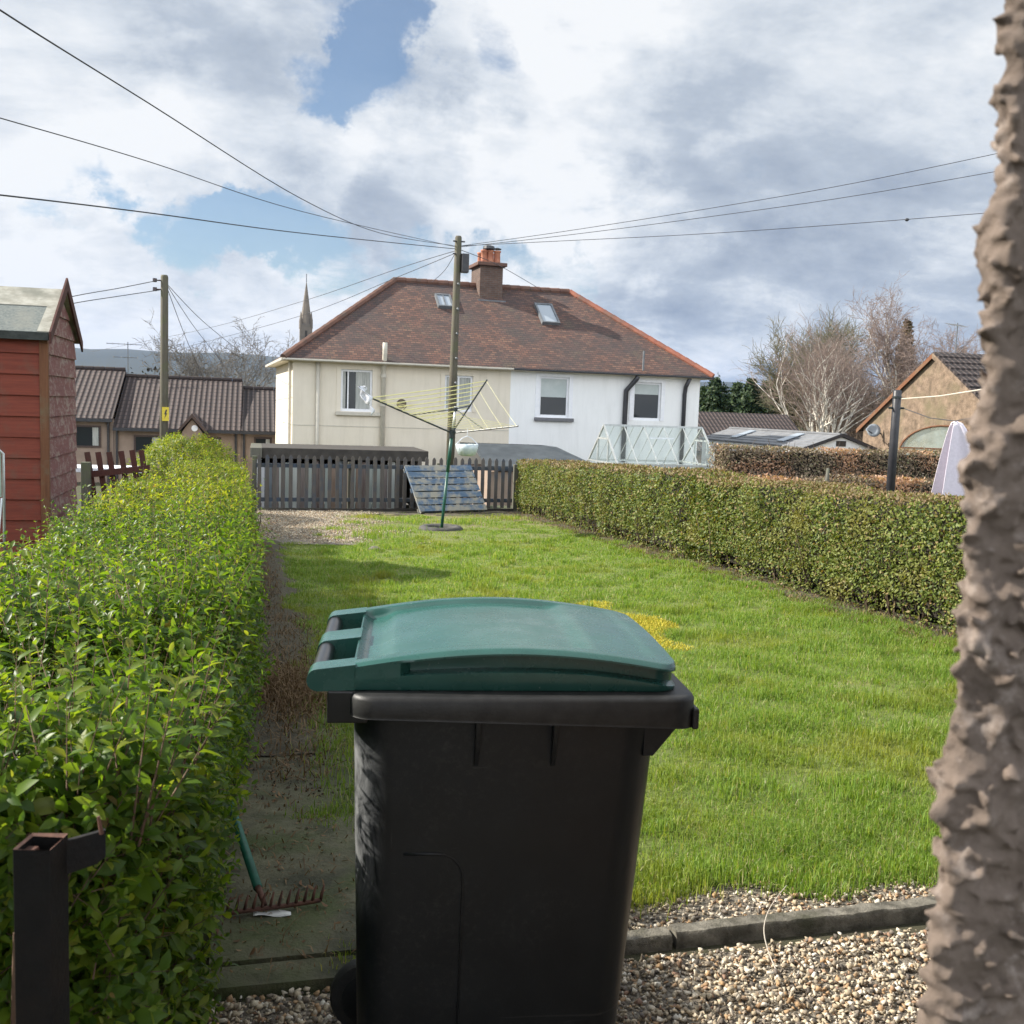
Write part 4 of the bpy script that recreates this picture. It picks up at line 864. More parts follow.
def gate_post():
    top = at(41, 853, 1.27); X, Y = top.x, top.y; zt = top.z+.012; gz = G(0, Y)
    root = thing('iron_gate_post', 'black box-section iron gate post with a chipped rusty top in front of the left hedge', 'gate post', (X, Y, gz), R(-16)); h = zt-gz; w = .0225; t = .004
    mb = MB(); oc = [(-w, -w), (w, -w), (w, w), (-w, w)]; ic = [(-w+t, -w+t), (w-t, -w+t), (w-t, w-t), (-w+t, w-t)]
    vs = [(x, y, -.1) for x, y in oc]+[(x, y, h+.004*hsh(x, y)) for x, y in oc]+[(x, y, h-.001) for x, y in ic]+[(x, y, h-.12) for x, y in ic]
    fs = [(i, (i+1) % 4, 4+(i+1) % 4, 4+i) for i in range(4)]+[(8+i, 8+(i+1) % 4, 12+(i+1) % 4, 12+i) for i in range(4)]+[(12, 13, 14, 15)]
    mb.add(vs, fs); mb.mat(1).add([], []); mb.add([(x, y, h+.004*hsh(x, y)+.0005) for x, y in oc]+[(x, y, h) for x, y in ic], [(i, (i+1) % 4, 4+(i+1) % 4, 4+i) for i in range(4)])
    mb.build('post_shaft', [M['black_metal'], M['rust']], root, bevel=.0012)
    mb = MB(); mb.box(-w+t, -w+t+.014, -w+t, w-t-.012, h-.05, h-.006); mb.build('weld_bead', M['rust'], root, bevel=.002)
    mb = MB(); poly = [(w, .018, h-.046), (w+.030, .032, h-.038), (w+.04, .036, h-.03), (w+.04, .036, h+.004), (w, .018, h-.004)]
    mb.prism(poly, (-.003, .006, 0)); lp = mb.build('latch_plate', M['black_metal'], root)
    mb = MB(); mb.tube([(w+.036, .034, h-.0), (w+.032, .034, h+.022)], [.003, .002], 6); mb.build('latch_pin', M['rust'], lp)
gate_post()
# ------------------------------------------------------------------ shed
def shed():
    X1, Y0, Y1 = -2.33, 12.5, 14.35; W = 2.9; zb = -.55; ze = 2.26; zr = 2.76; ym = (Y0+Y1)/2
    root = thing('garden_shed', 'red weatherboarded garden shed with a grey felt roof and peeling paint', 'shed', (X1-W/2, Y0+.9, zb))
    nb = 12; bh = (ze-zb)/nb
    def boards(a, b, n_out, z0, z1, clip=None):
        mb = MB()
        for i in range(nb+(3 if clip else 0)):
            za, zc = z0+i*bh, z0+(i+1)*bh+.012
            for (p, q) in [(a, b)]:
                pa, qa = Vector(p), Vector(q); n = Vector(n_out); lo = .030; hi = .008
                if clip:       # gable: boards narrow towards the ridge
                    def lim(z): return 0 if z < ze else (z-ze)/(zr-ze)*.5
                    if za > zr-.03: break
                    zc = min(zc, zr-.01)
                    f0, f1 = lim(za), lim(zc); A0 = pa.lerp(qa, f0); B0 = pa.lerp(qa, 1-f0); A1 = pa.lerp(qa, f1); B1 = pa.lerp(qa, 1-f1)
                else: A0, B0, A1, B1 = pa, qa, pa, qa
                v = [(A0.x+n.x*lo, A0.y+n.y*lo, za), (B0.x+n.x*lo, B0.y+n.y*lo, za), (B1.x+n.x*hi, B1.y+n.y*hi, zc), (A1.x+n.x*hi, A1.y+n.y*hi, zc)]
                mb.add(v+[(p_[0]-n.x*.04, p_[1]-n.y*.04, p_[2]) for p_ in v], [(0, 1, 2, 3), (4, 7, 6, 5), (0, 4, 5, 1), (2, 6, 7, 3), (1, 5, 6, 2), (0, 3, 7, 4)])
        return mb
    boards((X1-W, Y0, 0), (X1-.05, Y0, 0), (0, -1, 0), zb, ze).build('front_wall', M['shed_red'], root, world=True)
    boards((X1, Y0+.03, 0), (X1, Y1, 0), (1, 0, 0), zb, ze, True).build('end_wall', M['shed_peel'], root, world=True)
    mb = MB(); mb.box(X1-W, X1-.05, Y1-.03, Y1, zb, ze); mb.build('back_wall', M['shed_red'], root, world=True)
    mb = MB(); mb.box(X1-.055, X1+.036, Y0-.036, Y0+.035, zb, ze); mb.build('corner_board', M['shed_post'], root, world=True, bevel=.004)
    ov = .11; xa, xb = X1-W, X1+.07; sl = (zr-ze)/(ym-Y0); za_ = ze-sl*ov+.06; zt = zr+.06
    mb = MB(); mb.prism([(xa, Y0-ov, za_), (xa, ym, zt), (xa, Y1+ov, za_), (xa, Y1+ov, za_-.03), (xa, ym, zt-.03), (xa, Y0-ov, za_-.03)], (xb-.13-xa, 0, 0)); mb.build('roof', M['felt'], root, world=True)
    mb = MB(); yl = Y0+(ym-Y0)*.52; mb.prism([(xa, yl, za_+sl*(yl-Y0+ov)+.003), (xa, ym, zt+.004), (xa, ym+.3, zt-sl*.3+.004), (xa, ym+.3, zt-sl*.3+.012), (xa, ym, zt+.012), (xa, yl, za_+sl*(yl-Y0+ov)+.011)], (xb-.13-xa, 0, 0)); mb.build('ridge_strip', M['felt_pale'], root, world=True)
    mb = MB(); mb.prism([(xb-.13, Y0-ov, za_+.008), (xb-.13, ym, zt+.014), (xb-.13, Y1+ov, za_+.008), (xb-.13, Y1+ov, za_-.024), (xb-.13, ym, zt-.02), (xb-.13, Y0-ov, za_-.024)], (.13, 0, 0)); mb.build('verge_flashing', M['felt_pale'], root, world=True)
    mb = MB(); mb.box(xa, xb-.01, Y0-ov-.012, Y0-ov+.02, za_-.09, za_-.005); mb.build('eaves_board', M['black_felt'], root, world=True)
    for (ya, yb) in ((Y0-ov, ym), (Y1+ov, ym)):
        mb = MB(); z0 = za_-.055; z1 = zt-.02; s_ = 1 if yb > ya else -1
        mb.prism([(xb, ya-.03*s_, z0-.07), (xb, ya-.03*s_, z0+.06), (xb, yb, z1+.17), (xb, yb, z1+.02)], (.022, 0, 0)); mb.build('bargeboard', M['red_wood'], root, world=True)
shed()
# chair back seen at the left edge
ch = thing('folding_chair', 'pale green folding chair in front of the red shed, cut by the left edge', 'chair', (-3.0, 11.4, -.39))
c = at(2, 449, 11.4); z = c.z
mb = MB(); x0, x1 = c.x-.46, c.x; pts = [(x0, 11.5, -.35), (x0, 11.45, z-.05), (x0+.05, 11.45, z), (x1-.05, 11.45, z), (x1, 11.45, z-.05), (x1-.015, 11.5, -.35)]; mb.tube(pts, .014, 8); mb.build('back_frame', M['alu'], ch, world=True, smooth=True)
mb = MB(); mb.box(x0+.02, x1-.022, 11.45, 11.456, z-.5, z-.03); mb.build('backrest', M['chairgreen'], ch, world=True)
mb = MB(); mb.box(x0+.02, x1-.02, 11.02, 11.46, .02, .035); mb.build('seat', M['chairgreen'], ch, world=True)
for s_ in (x0, x1-.01): mb = MB(); mb.tube([(s_, 11.02, -.35), (s_, 11.4, .5)], .012, 8); mb.build('leg', M['alu'], ch, world=True)

# ------------------------------------------------------------------ back fence, pallet, low store, bench
def picket_fence():
    ya = lambda x: 22.3+.09*x
    root = thing('picket_fence', 'weathered grey picket fence with pointed pales across the end of the garden', 'fence', (2.7, 22.55, G(0, 22.5)))
    mb = MB(); x = -.02; i = 0; b = lambda x: G(0, 22.5)+.05
    while x < 5.66:
        h = 1.13+.02*hsh(i, 3); w = .082; y = ya(x)-.02; lean = .012*(hsh(i, 1)-.5); z0 = b(x)+.02
        mb.add([(x, y, z0), (x+w, y, z0), (x+w+lean, y, z0+h-.06), (x+w*.72+lean, y, z0+h-.012), (x+w*.5+lean, y, z0+h), (x+w*.28+lean, y, z0+h-.012), (x+lean, y, z0+h-.06)]+[(x, y+.02, z0), (x+w, y+.02, z0), (x+w+lean, y+.02, z0+h-.06), (x+w*.72+lean, y+.02, z0+h-.012), (x+w*.5+lean, y+.02, z0+h), (x+w*.28+lean, y+.02, z0+h-.012), (x+lean, y+.02, z0+h-.06)],
               [(6, 5, 4, 3, 2, 1, 0), (7, 8, 9, 10, 11, 12, 13)]+[(k, (k+1) % 7, 7+(k+1) % 7, 7+k) for k in range(7)])
        x += .158+.012*hsh(i, 7); i += 1
    mb.build('pales', M['fence_wood'], root, world=True)
    for zz in (.2, .93):
        mb = MB(); mb.bar((-.05, ya(-.05)+.028, b(0)+zz), (5.68, ya(5.68)+.028, b(0)+zz-.01), .045, .085); mb.build('rail', M['rail_wood'], root, world=True)
    mb = MB(); mb.bar((.02, ya(0)-.04, b(0)-.06), (5.7, ya(5.7)-.04, b(0)-.06), .04, .14); mb.build('gravel_board', M['dark_wood'], root, world=True)
    for x in (-.13, 1.9, 3.9, 5.72):
        mb = MB(); mb.box(x, x+.10, ya(x)+.055, ya(x)+.155, b(0)-.2, b(0)+(1.12 if x < 0 else 1.02)); mb.build('post', M['grey_wood'], root, world=True, bevel=.006)
picket_fence()
def pallet():
    a = at(420, 516, 21.55); b = at(487, 513, 21.85); t = at(404, 465, 22.15); u = at(466, 466, 22.4)
    g = G(0, 21.6); a.z = g+.06; b.z = g+.08
    root = thing('wooden_pallet', 'blue painted wooden pallet leaning against the picket fence', 'pallet', (a.x+.6, 21.9, g))
    up_ = (t-a); L = up_.length; up_.normalize(); ac = (b-a); Wd = ac.length; ac.normalize(); n = ac.cross(up_).normalized()
    if n.y > 0: n = -n
    mb = MB(); k = 7
    for i in range(k):
        f0 = (i+.04)/k*L; f1 = (i+.86)/k*L; p = [a+up_*f0, a+ac*Wd+up_*f0, a+ac*Wd+up_*f1, a+up_*f1]; mb.prism(p, n*.02)
    mb.build('deck_boards', M['pallet'], root, world=True)
    for f in (0.02, .46, .90):
        mb = MB(); s0 = a+ac*(Wd*f); mb.prism([s0-n*.002, s0+ac*.09-n*.002, s0+ac*.09+up_*L-n*.002, s0+up_*L-n*.002], -n*.09); mb.build('bearer', M['pallet'], root, world=True)
    mb = MB()
    for f0 in (.02, .45, .88): p = [a+up_*(f0*L)-n*.095, a+ac*Wd+up_*(f0*L)-n*.095, a+ac*Wd+up_*(f0*L+.1)-n*.095, a+up_*(f0*L+.1)-n*.095]; mb.prism(p, -n*.02)
    mb.build('base_boards', M['pallet'], root, world=True)
pallet()
def low_store():
    root = thing('flat_roofed_store', 'low flat-roofed garden store clad in odd reclaimed boards behind the picket fence', 'outbuilding', (1.8, 24.6, G(0, 24)))
    x0, x1, y0, y1 = -.02, 3.6, 23.5, 25.6; g = G(0, 24); zt = .54
    mb = MB(); i = 0; x = x0+.05
    while x < 3.0:
        w = .09+.1*hsh(i, 1); mb.box(x, x+w-.006, y0-.004*(i % 3), y0+.02, g, .18+.14*hsh(i, 5)*(i % 4 == 0)); x += w; i += 1
    mb.build('front_boards', M['boards'], root, world=True)
    mb = MB(); mb.box(x0, x0+.06, y0, y1, g, .3); mb.box(x1-.06, x1, y0, y1, g, .3); mb.box(x0+.06, x1-.06, y1-.06, y1, g, .3); mb.build('wall', M['dark_wood'], root, world=True)
    mb = MB(); mb.box(2.95, 3.3, y0+.02, y0+.1, g, .34); mb.build('door_post', M['dark_wood'], root, world=True)
    mb = MB(); mb.box(x0+.10, x1+.2, y0-.12, y1+.1, zt-.24, zt); mb.build('roof', nmat('dark_store_roof', (.035, .03, .025), (.06, .052, .043), 6, .8, .2), root, world=True, bevel=.01)
    mb = MB(); mb.box(x0-.16, x0+.096, y0-.20, y1+.1, zt-.22, zt-.003); mb.build('roof_end', M['grey_wood'], root, world=True, bevel=.01)  # end piece in paler wood, the sunlit fascia put into its colour
    mb = MB(); mb.tube([(x0+.0, y0-.1, g), (x0+.0, y0-.1, zt-.3), (x0+.06, y0-.1, zt-.24)], .045, 8); mb.build('downpipe', M['white_paint'], root, world=True)
low_store()
def bench():
    c = at(240, 470, 22.6); root = thing('potting_bench', 'white topped slatted bench between the leafy hedge and the picket fence', 'bench', (c.x-.15, 22.6, G(0, 22.6)))
    x0, x1, y0, y1, z = c.x-.52, c.x+.06, 22.1, 23.6, c.z
    mb = MB()
    for i in range(5): mb.box(x0+.118*i, x0+.118*i+.108, y0, y1, z-.02, z+.006*hsh(i, 2))
    mb.build('slatted_top', M['tblwhite'], root, world=True)
    mb = MB(); mb.box(x0+.02, x1-.02, y0+.02, y0+.05, z-.13, z-.025); mb.build('cross_rail', M['dark_wood'], root, world=True); mb = MB(); mb.box(x0+.02, x1-.02, y0+.02, y0+.05, z-.55, z-.47); mb.build('cross_rail', M['dark_wood'], root, world=True)
    for (x, y) in ((x0+.02, y0+.05), (x1-.08, y0+.05), (x0+.02, y1-.08), (x1-.08, y1-.08)): mb = MB(); mb.box(x, x+.06, y, y+.06, G(0, 22.6), z-.025); mb.build('leg', M['grey_wood'], root, world=True)
bench()
def dark_pickets():
    root = thing('picket_fence', 'dark red picket fence with a sloping rail between the shed and the hedge', 'fence', (-2.2, 17.5, G(0, 17.5)))
    Y = 17.5; mb = MB()
    for (px, pt) in ((87, 452), (98, 452), (109, 452), (121, 451), (132, 450), (141, 450)):
        t = at(px, pt, Y); b = at(px+9, pt+52, Y); b.z = min(b.z, t.z-.9); mb.bar(b, t, .085, .02, (0, 1, 0))
    mb.build('pales', M['red_wood'], root, world=True)
    a = at(84, 475, Y-.03); b = at(150, 468, Y-.03); mb = MB(); mb.bar(a, b, .04, .1); mb.build('rail', M['red_wood'], root, world=True)
    a = at(86, 462, Y-.1); mb = MB(); mb.box(a.x-.07, a.x+.07, a.y-.07, a.y+.07, G(0, Y), a.z); mb.build('post', M['grey_wood'], root, world=True, bevel=.01)
    c = at(112, 470, 18.6); root = thing('garden_table', 'white topped table partly hidden behind the dark red pickets', 'table', (c.x, c.y, G(0, 18.6)))
    mb = MB(); mb.box(c.x-.75, c.x+.55, 18.3, 19.1, c.z-.03, c.z+.05); mb.build('tabletop', M['white_cloth'], root, world=True, bevel=.01)
    for sx in (-.65, .42):
        mb = MB(); mb.box(c.x+sx, c.x+sx+.07, 18.4, 18.47, G(0, 18.6), c.z-.03); mb.build('leg', M['dark_wood'], root, world=True)
dark_pickets()

# ------------------------------------------------------------------ rotary line, tyre, peg basket
def rotary():
    Y = 17.9; base = at(441, 528, Y); base.z = G(0, Y); hub = at(452, 433, Y); col_ = at(455.5, 409, Y+.02)
    root = thing('rotary_clothes_line', 'green rotary clothes line with yellow lines, leaning in the lawn', 'clothes line', (base.x, base.y, base.z))
    tips = [at(369, 397, Y-.1), at(518, 426, Y-1.15), at(487, 380, Y+1.25)]
    mb = MB(); mb.tube([base-Vector((0, 0, .1)), base.lerp(hub, .62)], .027, 10); mb.tube([base.lerp(hub, .6), hub], .031, 10); mb.build('lower_pole', M['dryer_green'], root, world=True, smooth=True)
    mb = MB(); mb.tube([hub, col_+(col_-hub)*.1], .02, 10); mb.build('upper_pole', M['alu'], root, world=True, smooth=True)
    mb = MB(); d = (hub-base).normalized(); mb.tube([hub-d*.09, hub+d*.05], .05, 10); mb.build('hub', M['alu_dark'], root, world=True)
    mb = MB(); mb.tube([col_-d*.04, col_+d*.03], .04, 10); mb.build('collar', M['alu_dark'], root, world=True)
    for t in tips: mb = MB(); mb.tube([hub, t], .015, 8); mb.build('arm', M['alu_dark'], root, world=True)
    for t in tips: mb = MB(); mb.tube([col_, hub.lerp(t, .5)], .010, 6); mb.build('strut', M['alu_dark'], root, world=True)
    for (a, b) in ((0, 2), (2, 1), (1, 0)):
        mb = MB()
        for k in range(4 if (a, b) == (2, 1) else 8):
            f = .36+.62*k/(3 if (a, b) == (2, 1) else 7); p, q = hub.lerp(tips[a], f), hub.lerp(tips[b], f); m_ = p.lerp(q, .5); m_.z -= .02; mb.tube([p, m_, q],   .0085 if (a, b) == (0, 2) else .002 if (a, b) == (2, 1) else .003, 5)
        mb.build('line_run', M['line_yellow'], root, world=True)
    # peg basket
    c = at(467, 446, Y-.5); bk = thing('peg_basket', 'pale blue peg basket hanging from the rotary clothes line', 'basket', (c.x, c.y, c.z-.17))
    Mx = Matrix.Translation((0, 0, 0)); mb = MB(); mb.lathe([(.09, 0), (.15, .02), (.19, .12), (.20, .2), (.185, .2), (.17, .12), (.13, .035)], 18, Mx, cap=True); mb.build('bowl', M['pegbag'], bk, smooth=True)
    mb = MB(); mb.tube([(-.19, 0, .2), (-.08, 0, .31), (0, 0, .34), (.08, 0, .31), (.19, 0, .2)], .008, 6); mb.tube([(0, 0, .34), (0, 0, .47)], .006, 6); mb.build('handle', M['white_cloth'], bk)
    # white cloth over the left arm
    t = tips[0]; mb = MB(); P = []
    for i in range(9):
        u = i/8; a = t+(hub-t)*(.02+.03*u); P.append([(a.x-.26*(1-v)*(.5+.5*u)+.05*math.sin(v*9+i), a.y+.05*math.sin(u*8+v*3)-.03, a.z+.22*(1-v)-.02-.28*v*u) for v in np.linspace(0, 1, 8)])
    mb.grid(P); o = mb.build('cleaning_cloth', M['white_cloth'], smooth=True); o.modifiers.new('solid', 'SOLIDIFY').thickness = .008; tag(o, 'crumpled white cloth on the left tip of the rotary clothes line', 'cloth')
    # tyre round the foot
    ty = thing('car_tyre', 'old car tyre lying flat round the foot of the rotary clothes line', 'tyre', (base.x, base.y, base.z))
    mb = MB(); prof = [(.21, -.1), (.22, -.12), (.36, -.12), (.395, -.09), (.402, -.03), (.392, .04), (.35, .075), (.29, .075), (.235, .06), (.215, .02)]
    vs_ = prof+[prof[0]]; mb.lathe(vs_, 40, None, cap=False); mb.build('tyre_wall', M['dirty_rubber'], ty, smooth=True)
    mb = MB(); mb.lathe([(.0, .01), (.22, .012)], 24, None, cap=False); mb.build('soil', EM, ty)
rotary()
def stone_obj(name, px, py, Y, s, mat_, label, cat, z=0, seed=3):
    c = at(px, py, Y); bm = bmesh.new(); bmesh.ops.create_icosphere(bm, subdivisions=3, radius=s)
    for v in bm.verts:
        k = 1+.28*mnoise.noise(v.co*(1.6/s)+Vector((seed, 2, 5)))+.12*mnoise.noise(v.co*(4/s)); v.co *= k; v.co.z *= .7
    me = bpy.data.meshes.new(name); bm.to_mesh(me); bm.free(); me.materials.append(mat_)
    for p in me.polygons: p.use_smooth = True
    o = bpy.data.objects.new(name, me); COL.objects.link(o); o.location = (c.x, c.y, G(0, Y)+s*.4+z); tag(o, label, cat)
stone_obj('grey_stone', 563, 524, 20.2, .10, M['lead'], 'small round grey stone at the foot of the right hedge', 'stone')
stone_obj('pale_rock', 374, 551, 14.6, .09, M['kerbstone'], 'pale flat stone in the grass between the gravel patch and the lawn', 'stone', -.04, 8)

# ------------------------------------------------------------------ the semi-detached house
def house():
    root = thing('semi_detached_house', 'pair of semi-detached houses, cream left half and white right half, under one red tiled roof', 'house', (1.11, 36, -2.1), R(3))
    H0 = 5.17; L = 15.36; D = 8.2; PL = 7.76; z0 = 0
    wl = [(1.635, 2.734, 4.84, 3.39), (5.32, 6.35, 4.79, 3.51)]; wr = [(8.875, 10.025, 4.89, 3.40), (12.61, 13.753, 4.83, 3.40)]
    def front(xa, xb, wins, name, m):
        mb = MB(); xs = sorted(set([xa, xb]+[v for w in wins for v in (w[0], w[1])])); zs = sorted(set([-1, H0]+[v for w in wins for v in (w[2], w[3])]))
        for i in range(len(xs)-1):
            for j in range(len(zs)-1):
                cx, cz = (xs[i]+xs[i+1])/2, (zs[j]+zs[j+1])/2
                if any(w[0] < cx < w[1] and w[3] < cz < w[2] for w in wins): continue
                mb.add([(xs[i], 0, zs[j]), (xs[i+1], 0, zs[j]), (xs[i+1], 0, zs[j+1]), (xs[i], 0, zs[j+1])], [(0, 1, 2, 3)])
        for (a, b, t, c) in wins:
            mb.add([(a, 0, c), (b, 0, c), (b, 0, t), (a, 0, t), (a, .13, c), (b, .13, c), (b, .13, t), (a, .13, t)], [(0, 1, 5, 4), (1, 2, 6, 5), (2, 3, 7, 6), (3, 0, 4, 7)])
        if xa == 0: mb.add([(0, 0, -1), (0, 0, H0), (0, D, H0), (0, D, -1)], [(0, 1, 2, 3)]); mb.add([(0, D, -1), (xb, D, -1), (xb, D, H0), (0, D, H0)], [(0, 1, 2, 3)])
        else: mb.add([(xb, 0, -1), (xb, 0, H0), (xb, D, H0), (xb, D, -1)], [(0, 1, 2, 3)]); mb.add([(xa, D, -1), (xb, D, -1), (xb, D, H0), (xa, D, H0)], [(0, 1, 2, 3)])
        return mb.build(name, m, root, fix=False)
    front(0, PL, wl, 'wall', M['cream']); w2 = front(PL, L, wr, 'wall', M['white_render']); w2['label'] = 'white rendered wall'
    mb = MB(); mb.box(.02, PL-.02, -.012, .01, 2.86, 2.885); mb.box(-.012, .01, .05, D, 2.86, 2.885); mb.build('string_course', M['cream_pipe'], root)
    # windows
    def window(w, style):
        a, b, t, c = w; fr = MB(); y0, y1 = .06, .115; k = .075
        fr.box(a, b, y0, y1, t-k, t); fr.box(a, b, y0, y1, c, c+k+.02); fr.box(a, a+k, y0, y1, c+k+.02, t-k); fr.box(b-k, b, y0, y1, c+k+.02, t-k)
        if style == 0: fr.box(a+k+.16, a+k+.205, y0+.004, y1-.004, c+k+.02, t-k)
        if style == 1: fr.box((a+b)/2-.03, (a+b)/2+.03, y0+.004, y1-.004, c+k+.02, t-k)
        f = fr.build('window', M['white_paint'], root)
        p = MB(); p.box(a+k*.8, b-k*.8, .094, .10, c+k, t-k*.8); p.build('pane', M['pane'], f)
        if style in (0, 1):
            cu = MB(); n = 24
            for (u0, u1) in (((.02, .16), (.48, .97)) if style == 0 else ((.02, .98),)):
                P = []
                for i in range(n+1):
                    x = a+(b-a)*(u0+(u1-u0)*i/n); P.append([(x, .09-.0035+.0015*math.sin(i*2.1), c+.1), (x, .09-.0035+.0015*math.sin(i*2.1), t-.08)])
                cu.grid(P)
            cu.build('curtain', M['curtain'], f)
        else:
            bl = MB(); bl.box(a+k+.005, b-k-.005, .086, .092, t-(.50 if style == 2 else .42)*(t-c)*(1 if style == 2 else .75), t-k); bl.build('blind', M['blind'], f)
        return f
    for w, s_, sil in ((wl[0], 0, 1), (wl[1], 1, 0), (wr[0], 2, 2), (wr[1], 3, 0)):
        f = window(w, s_); a, b, t, c = w
        if sil: mb = MB(); mb.box(a-.17, b+.28 if sil == 1 else b+.2, -.11, .055, c-.14, c-.015); mb.build('sill', M['cream_pipe'] if sil == 1 else M['grey_sill'], f, bevel=.01)
        ba = MB(); q = .15
        ba.box(a-q, b+q, -.022, .003, t, t+q*.6); ba.box(a-q, a, -.022, .003, c-.01, t); ba.box(b, b+q, -.022, .003, c-.01, t)
        ba.build('surround', M['cream'] if a < PL else M['white_paint'], f)
    # roof
    ov = .35; ze = H0-.03; zr = 6.36+2.1; E = [(-ov, -ov, ze), (L+ov, -ov, ze), (L+ov, D+ov, ze), (-ov, D+ov, ze)]; R1 = (4.18, D/2, zr); R2 = (L-4.0, D/2, zr)
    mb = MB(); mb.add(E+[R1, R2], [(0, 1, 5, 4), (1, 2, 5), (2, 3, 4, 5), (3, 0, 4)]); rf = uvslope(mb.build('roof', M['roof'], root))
    mb = MB(); mb.box(-ov+.02, L+ov-.02, -ov+.02, D+ov-.02, ze-.10, ze-.06); so_ = mb.build('soffit', M['cream'], root)
    for (name, x0, x1, m) in (('gutter', -ov, PL, M['cream_pipe']), ('gutter', PL+.01, L+ov, M['black_pipe'])):
        mb = MB(); mb.box(x0, x1, -ov-.06, -ov+.015, ze-.085, ze-.015); mb.build(name, m, root, bevel=.02)
    mb = MB(); mb.box(-ov-.07, -ov+.015, -ov+.02, D+ov, ze-.11, ze-.005); mb.build('gutter', M['cream_pipe'], root, bevel=.02)
    mb = MB(); mb.box(L+ov-.015, L+ov+.07, -ov+.02, D+ov, ze-.11, ze-.005); mb.build('gutter', M['black_pipe'], root, bevel=.02)
    def ridge(a, b, name, mt=None):
        a, b = Vector(a), Vector(b); n = int((b-a).length/.42); d = (b-a)/n; mb = MB()
        for i in range(n):
            p = a+d*i; q = p+d*.97; mb.tube([p+Vector((0, 0, .005*hsh(i, 2))), q+Vector((0, 0, .02))], .125, 8)
        mb.build(name, mt or M['ridge'], rf, smooth=False)
    ridge(R1, R2, 'ridge_tiles', M['ridge_old']); ridge(E[0], R1, 'hip_tiles', M['ridge_old']); ridge(E[1], R2, 'hip_tiles')
    # chimney
    cx = 7.86; mb = MB(); mb.box(cx-.46, cx+.46, 3.42, 4.78, zr-.75, zr+.72); cs = uvslope(mb.build('chimney_stack', M['chim_brick'], rf))
    mb = MB(); mb.box(cx-.60, cx+.60, 3.28, 4.92, zr+.72, zr+.86); mb.build('chimney_cap', nmat('sooty_chimney_cope', (.09, .05, .04), (.14, .075, .055), 6, .85, .3), rf, bevel=.02)
    mb = MB(); mb.box(cx-.56, cx+.56, 3.22, 3.415, zr-.86, zr-.60, Matrix.Identity(4)); mb.build('lead_flashing', M['lead'], rf)
    for (px, py) in ((cx-.26, 3.65), (cx-.02, 3.65), (cx+.27, 3.65), (cx-.2, 4.4), (cx+.22, 4.4)):
        mb = MB(); mb.lathe([(.15, zr+.86), (.13, zr+.95), (.12, zr+1.27), (.145, zr+1.29), (.145, zr+1.35), (.09, zr+1.35)], 14, Matrix.Translation((px, py, 0))); mb.build('chimney_pot', M['terracotta'], rf, smooth=True)
    mb = MB(); mb.lathe([(.2, zr+1.36), (.24, zr+1.4), (.22, zr+1.5), (.1, zr+1.54)], 14, Matrix.Translation((cx-.08, 3.65, 0))); mb.lathe([(.15, zr+1.4), (.17, zr+1.43), (.05, zr+1.47)], 12, Matrix.Translation((cx+.27, 3.65, 0))); mb.build('chimney_cowl', M['black_pipe'], rf)
    # rooflights, on the slope
    sl = math.atan2(zr-ze, D/2+ov)
    def rl(s0, s1, v0, v1, name, bars, fm):
        Mx = Matrix.Translation((s0, v0, ze+(v0+ov)*math.tan(sl))) @ Matrix.Rotation(sl, 4, 'X'); w = s1-s0; h = (v1-v0)/math.cos(sl); k = .07
        mb = MB(); 
        for (a, b, c, d) in ((0, w, 0, k), (0, w, h-k, h), (0, k, k, h-k), (w-k, w, k, h-k)): mb.box(a, b, c, d, .0, .13, Mx)
        for i in range(bars): x = w*(i+1)/(bars+1); mb.box(x-.025, x+.025, k, h-k, .0, .12, Mx)
        o = mb.build(name, fm, rf)
        mb = MB(); mb.box(k*.7, w-k*.7, k*.7, h-k*.7, .02, .09, Mx); mb.build('pane', M['sky_pane'], o)
    t = NT('rooflight_glass'); t.color((.30, .34, .38)); t.rough(.12); t.b.inputs['Specular IOR Level'].default_value = .9; M['sky_pane'] = t.m
    rl(5.58, 6.18, 2.62, 3.32, 'rooflight', 1, M['lead']); rl(9.55, 10.28, 2.05, 3.15, 'rooflight', 0, M['lead'])
    # pipes
    def pipe(pts, r, m, name='downpipe'): mb = MB(); mb.tube(pts, r, 10); mb.build(name, m, root, smooth=True)
    pipe([(.84, -.07, ze-.08), (.84, -.07, -1)], .07, M['cream_pipe']); pipe([(3.1, -.08, -1), (3.1, -.08, ze-.2), (3.1, -.25, ze+.05), (3.1, -.28, ze+.4), (3.1, -.28, ze+.66)], .085, M['cream_pipe'], 'soil_pipe')
    for z in (4.6, 3.6): mb = MB(); mb.lathe([(.11, z), (.11, z+.12)], 12, Matrix.Translation((3.1, -.08, 0))); mb.build('pipe_collar', M['cream_pipe'], root)
    pipe([(12.62, -.30, ze-.1), (12.58, -.28, ze-.22), (12.28, -.08, ze-.65), (12.27, -.07, 3.55), (12.27, -.07, -1)], .095, M['black_pipe']); pipe([(14.78, -.28, ze-.1), (14.72, -.1, ze-.42), (14.70, -.07, ze-.7), (14.70, -.07, -1)], .08, M['black_pipe'])
    mb = MB(); mb.tube([(12.85, -.25, ze+.12), (12.85, -.25, ze+.85)], .04, 8); mb.build('vent_pipe', M['lead'], root)
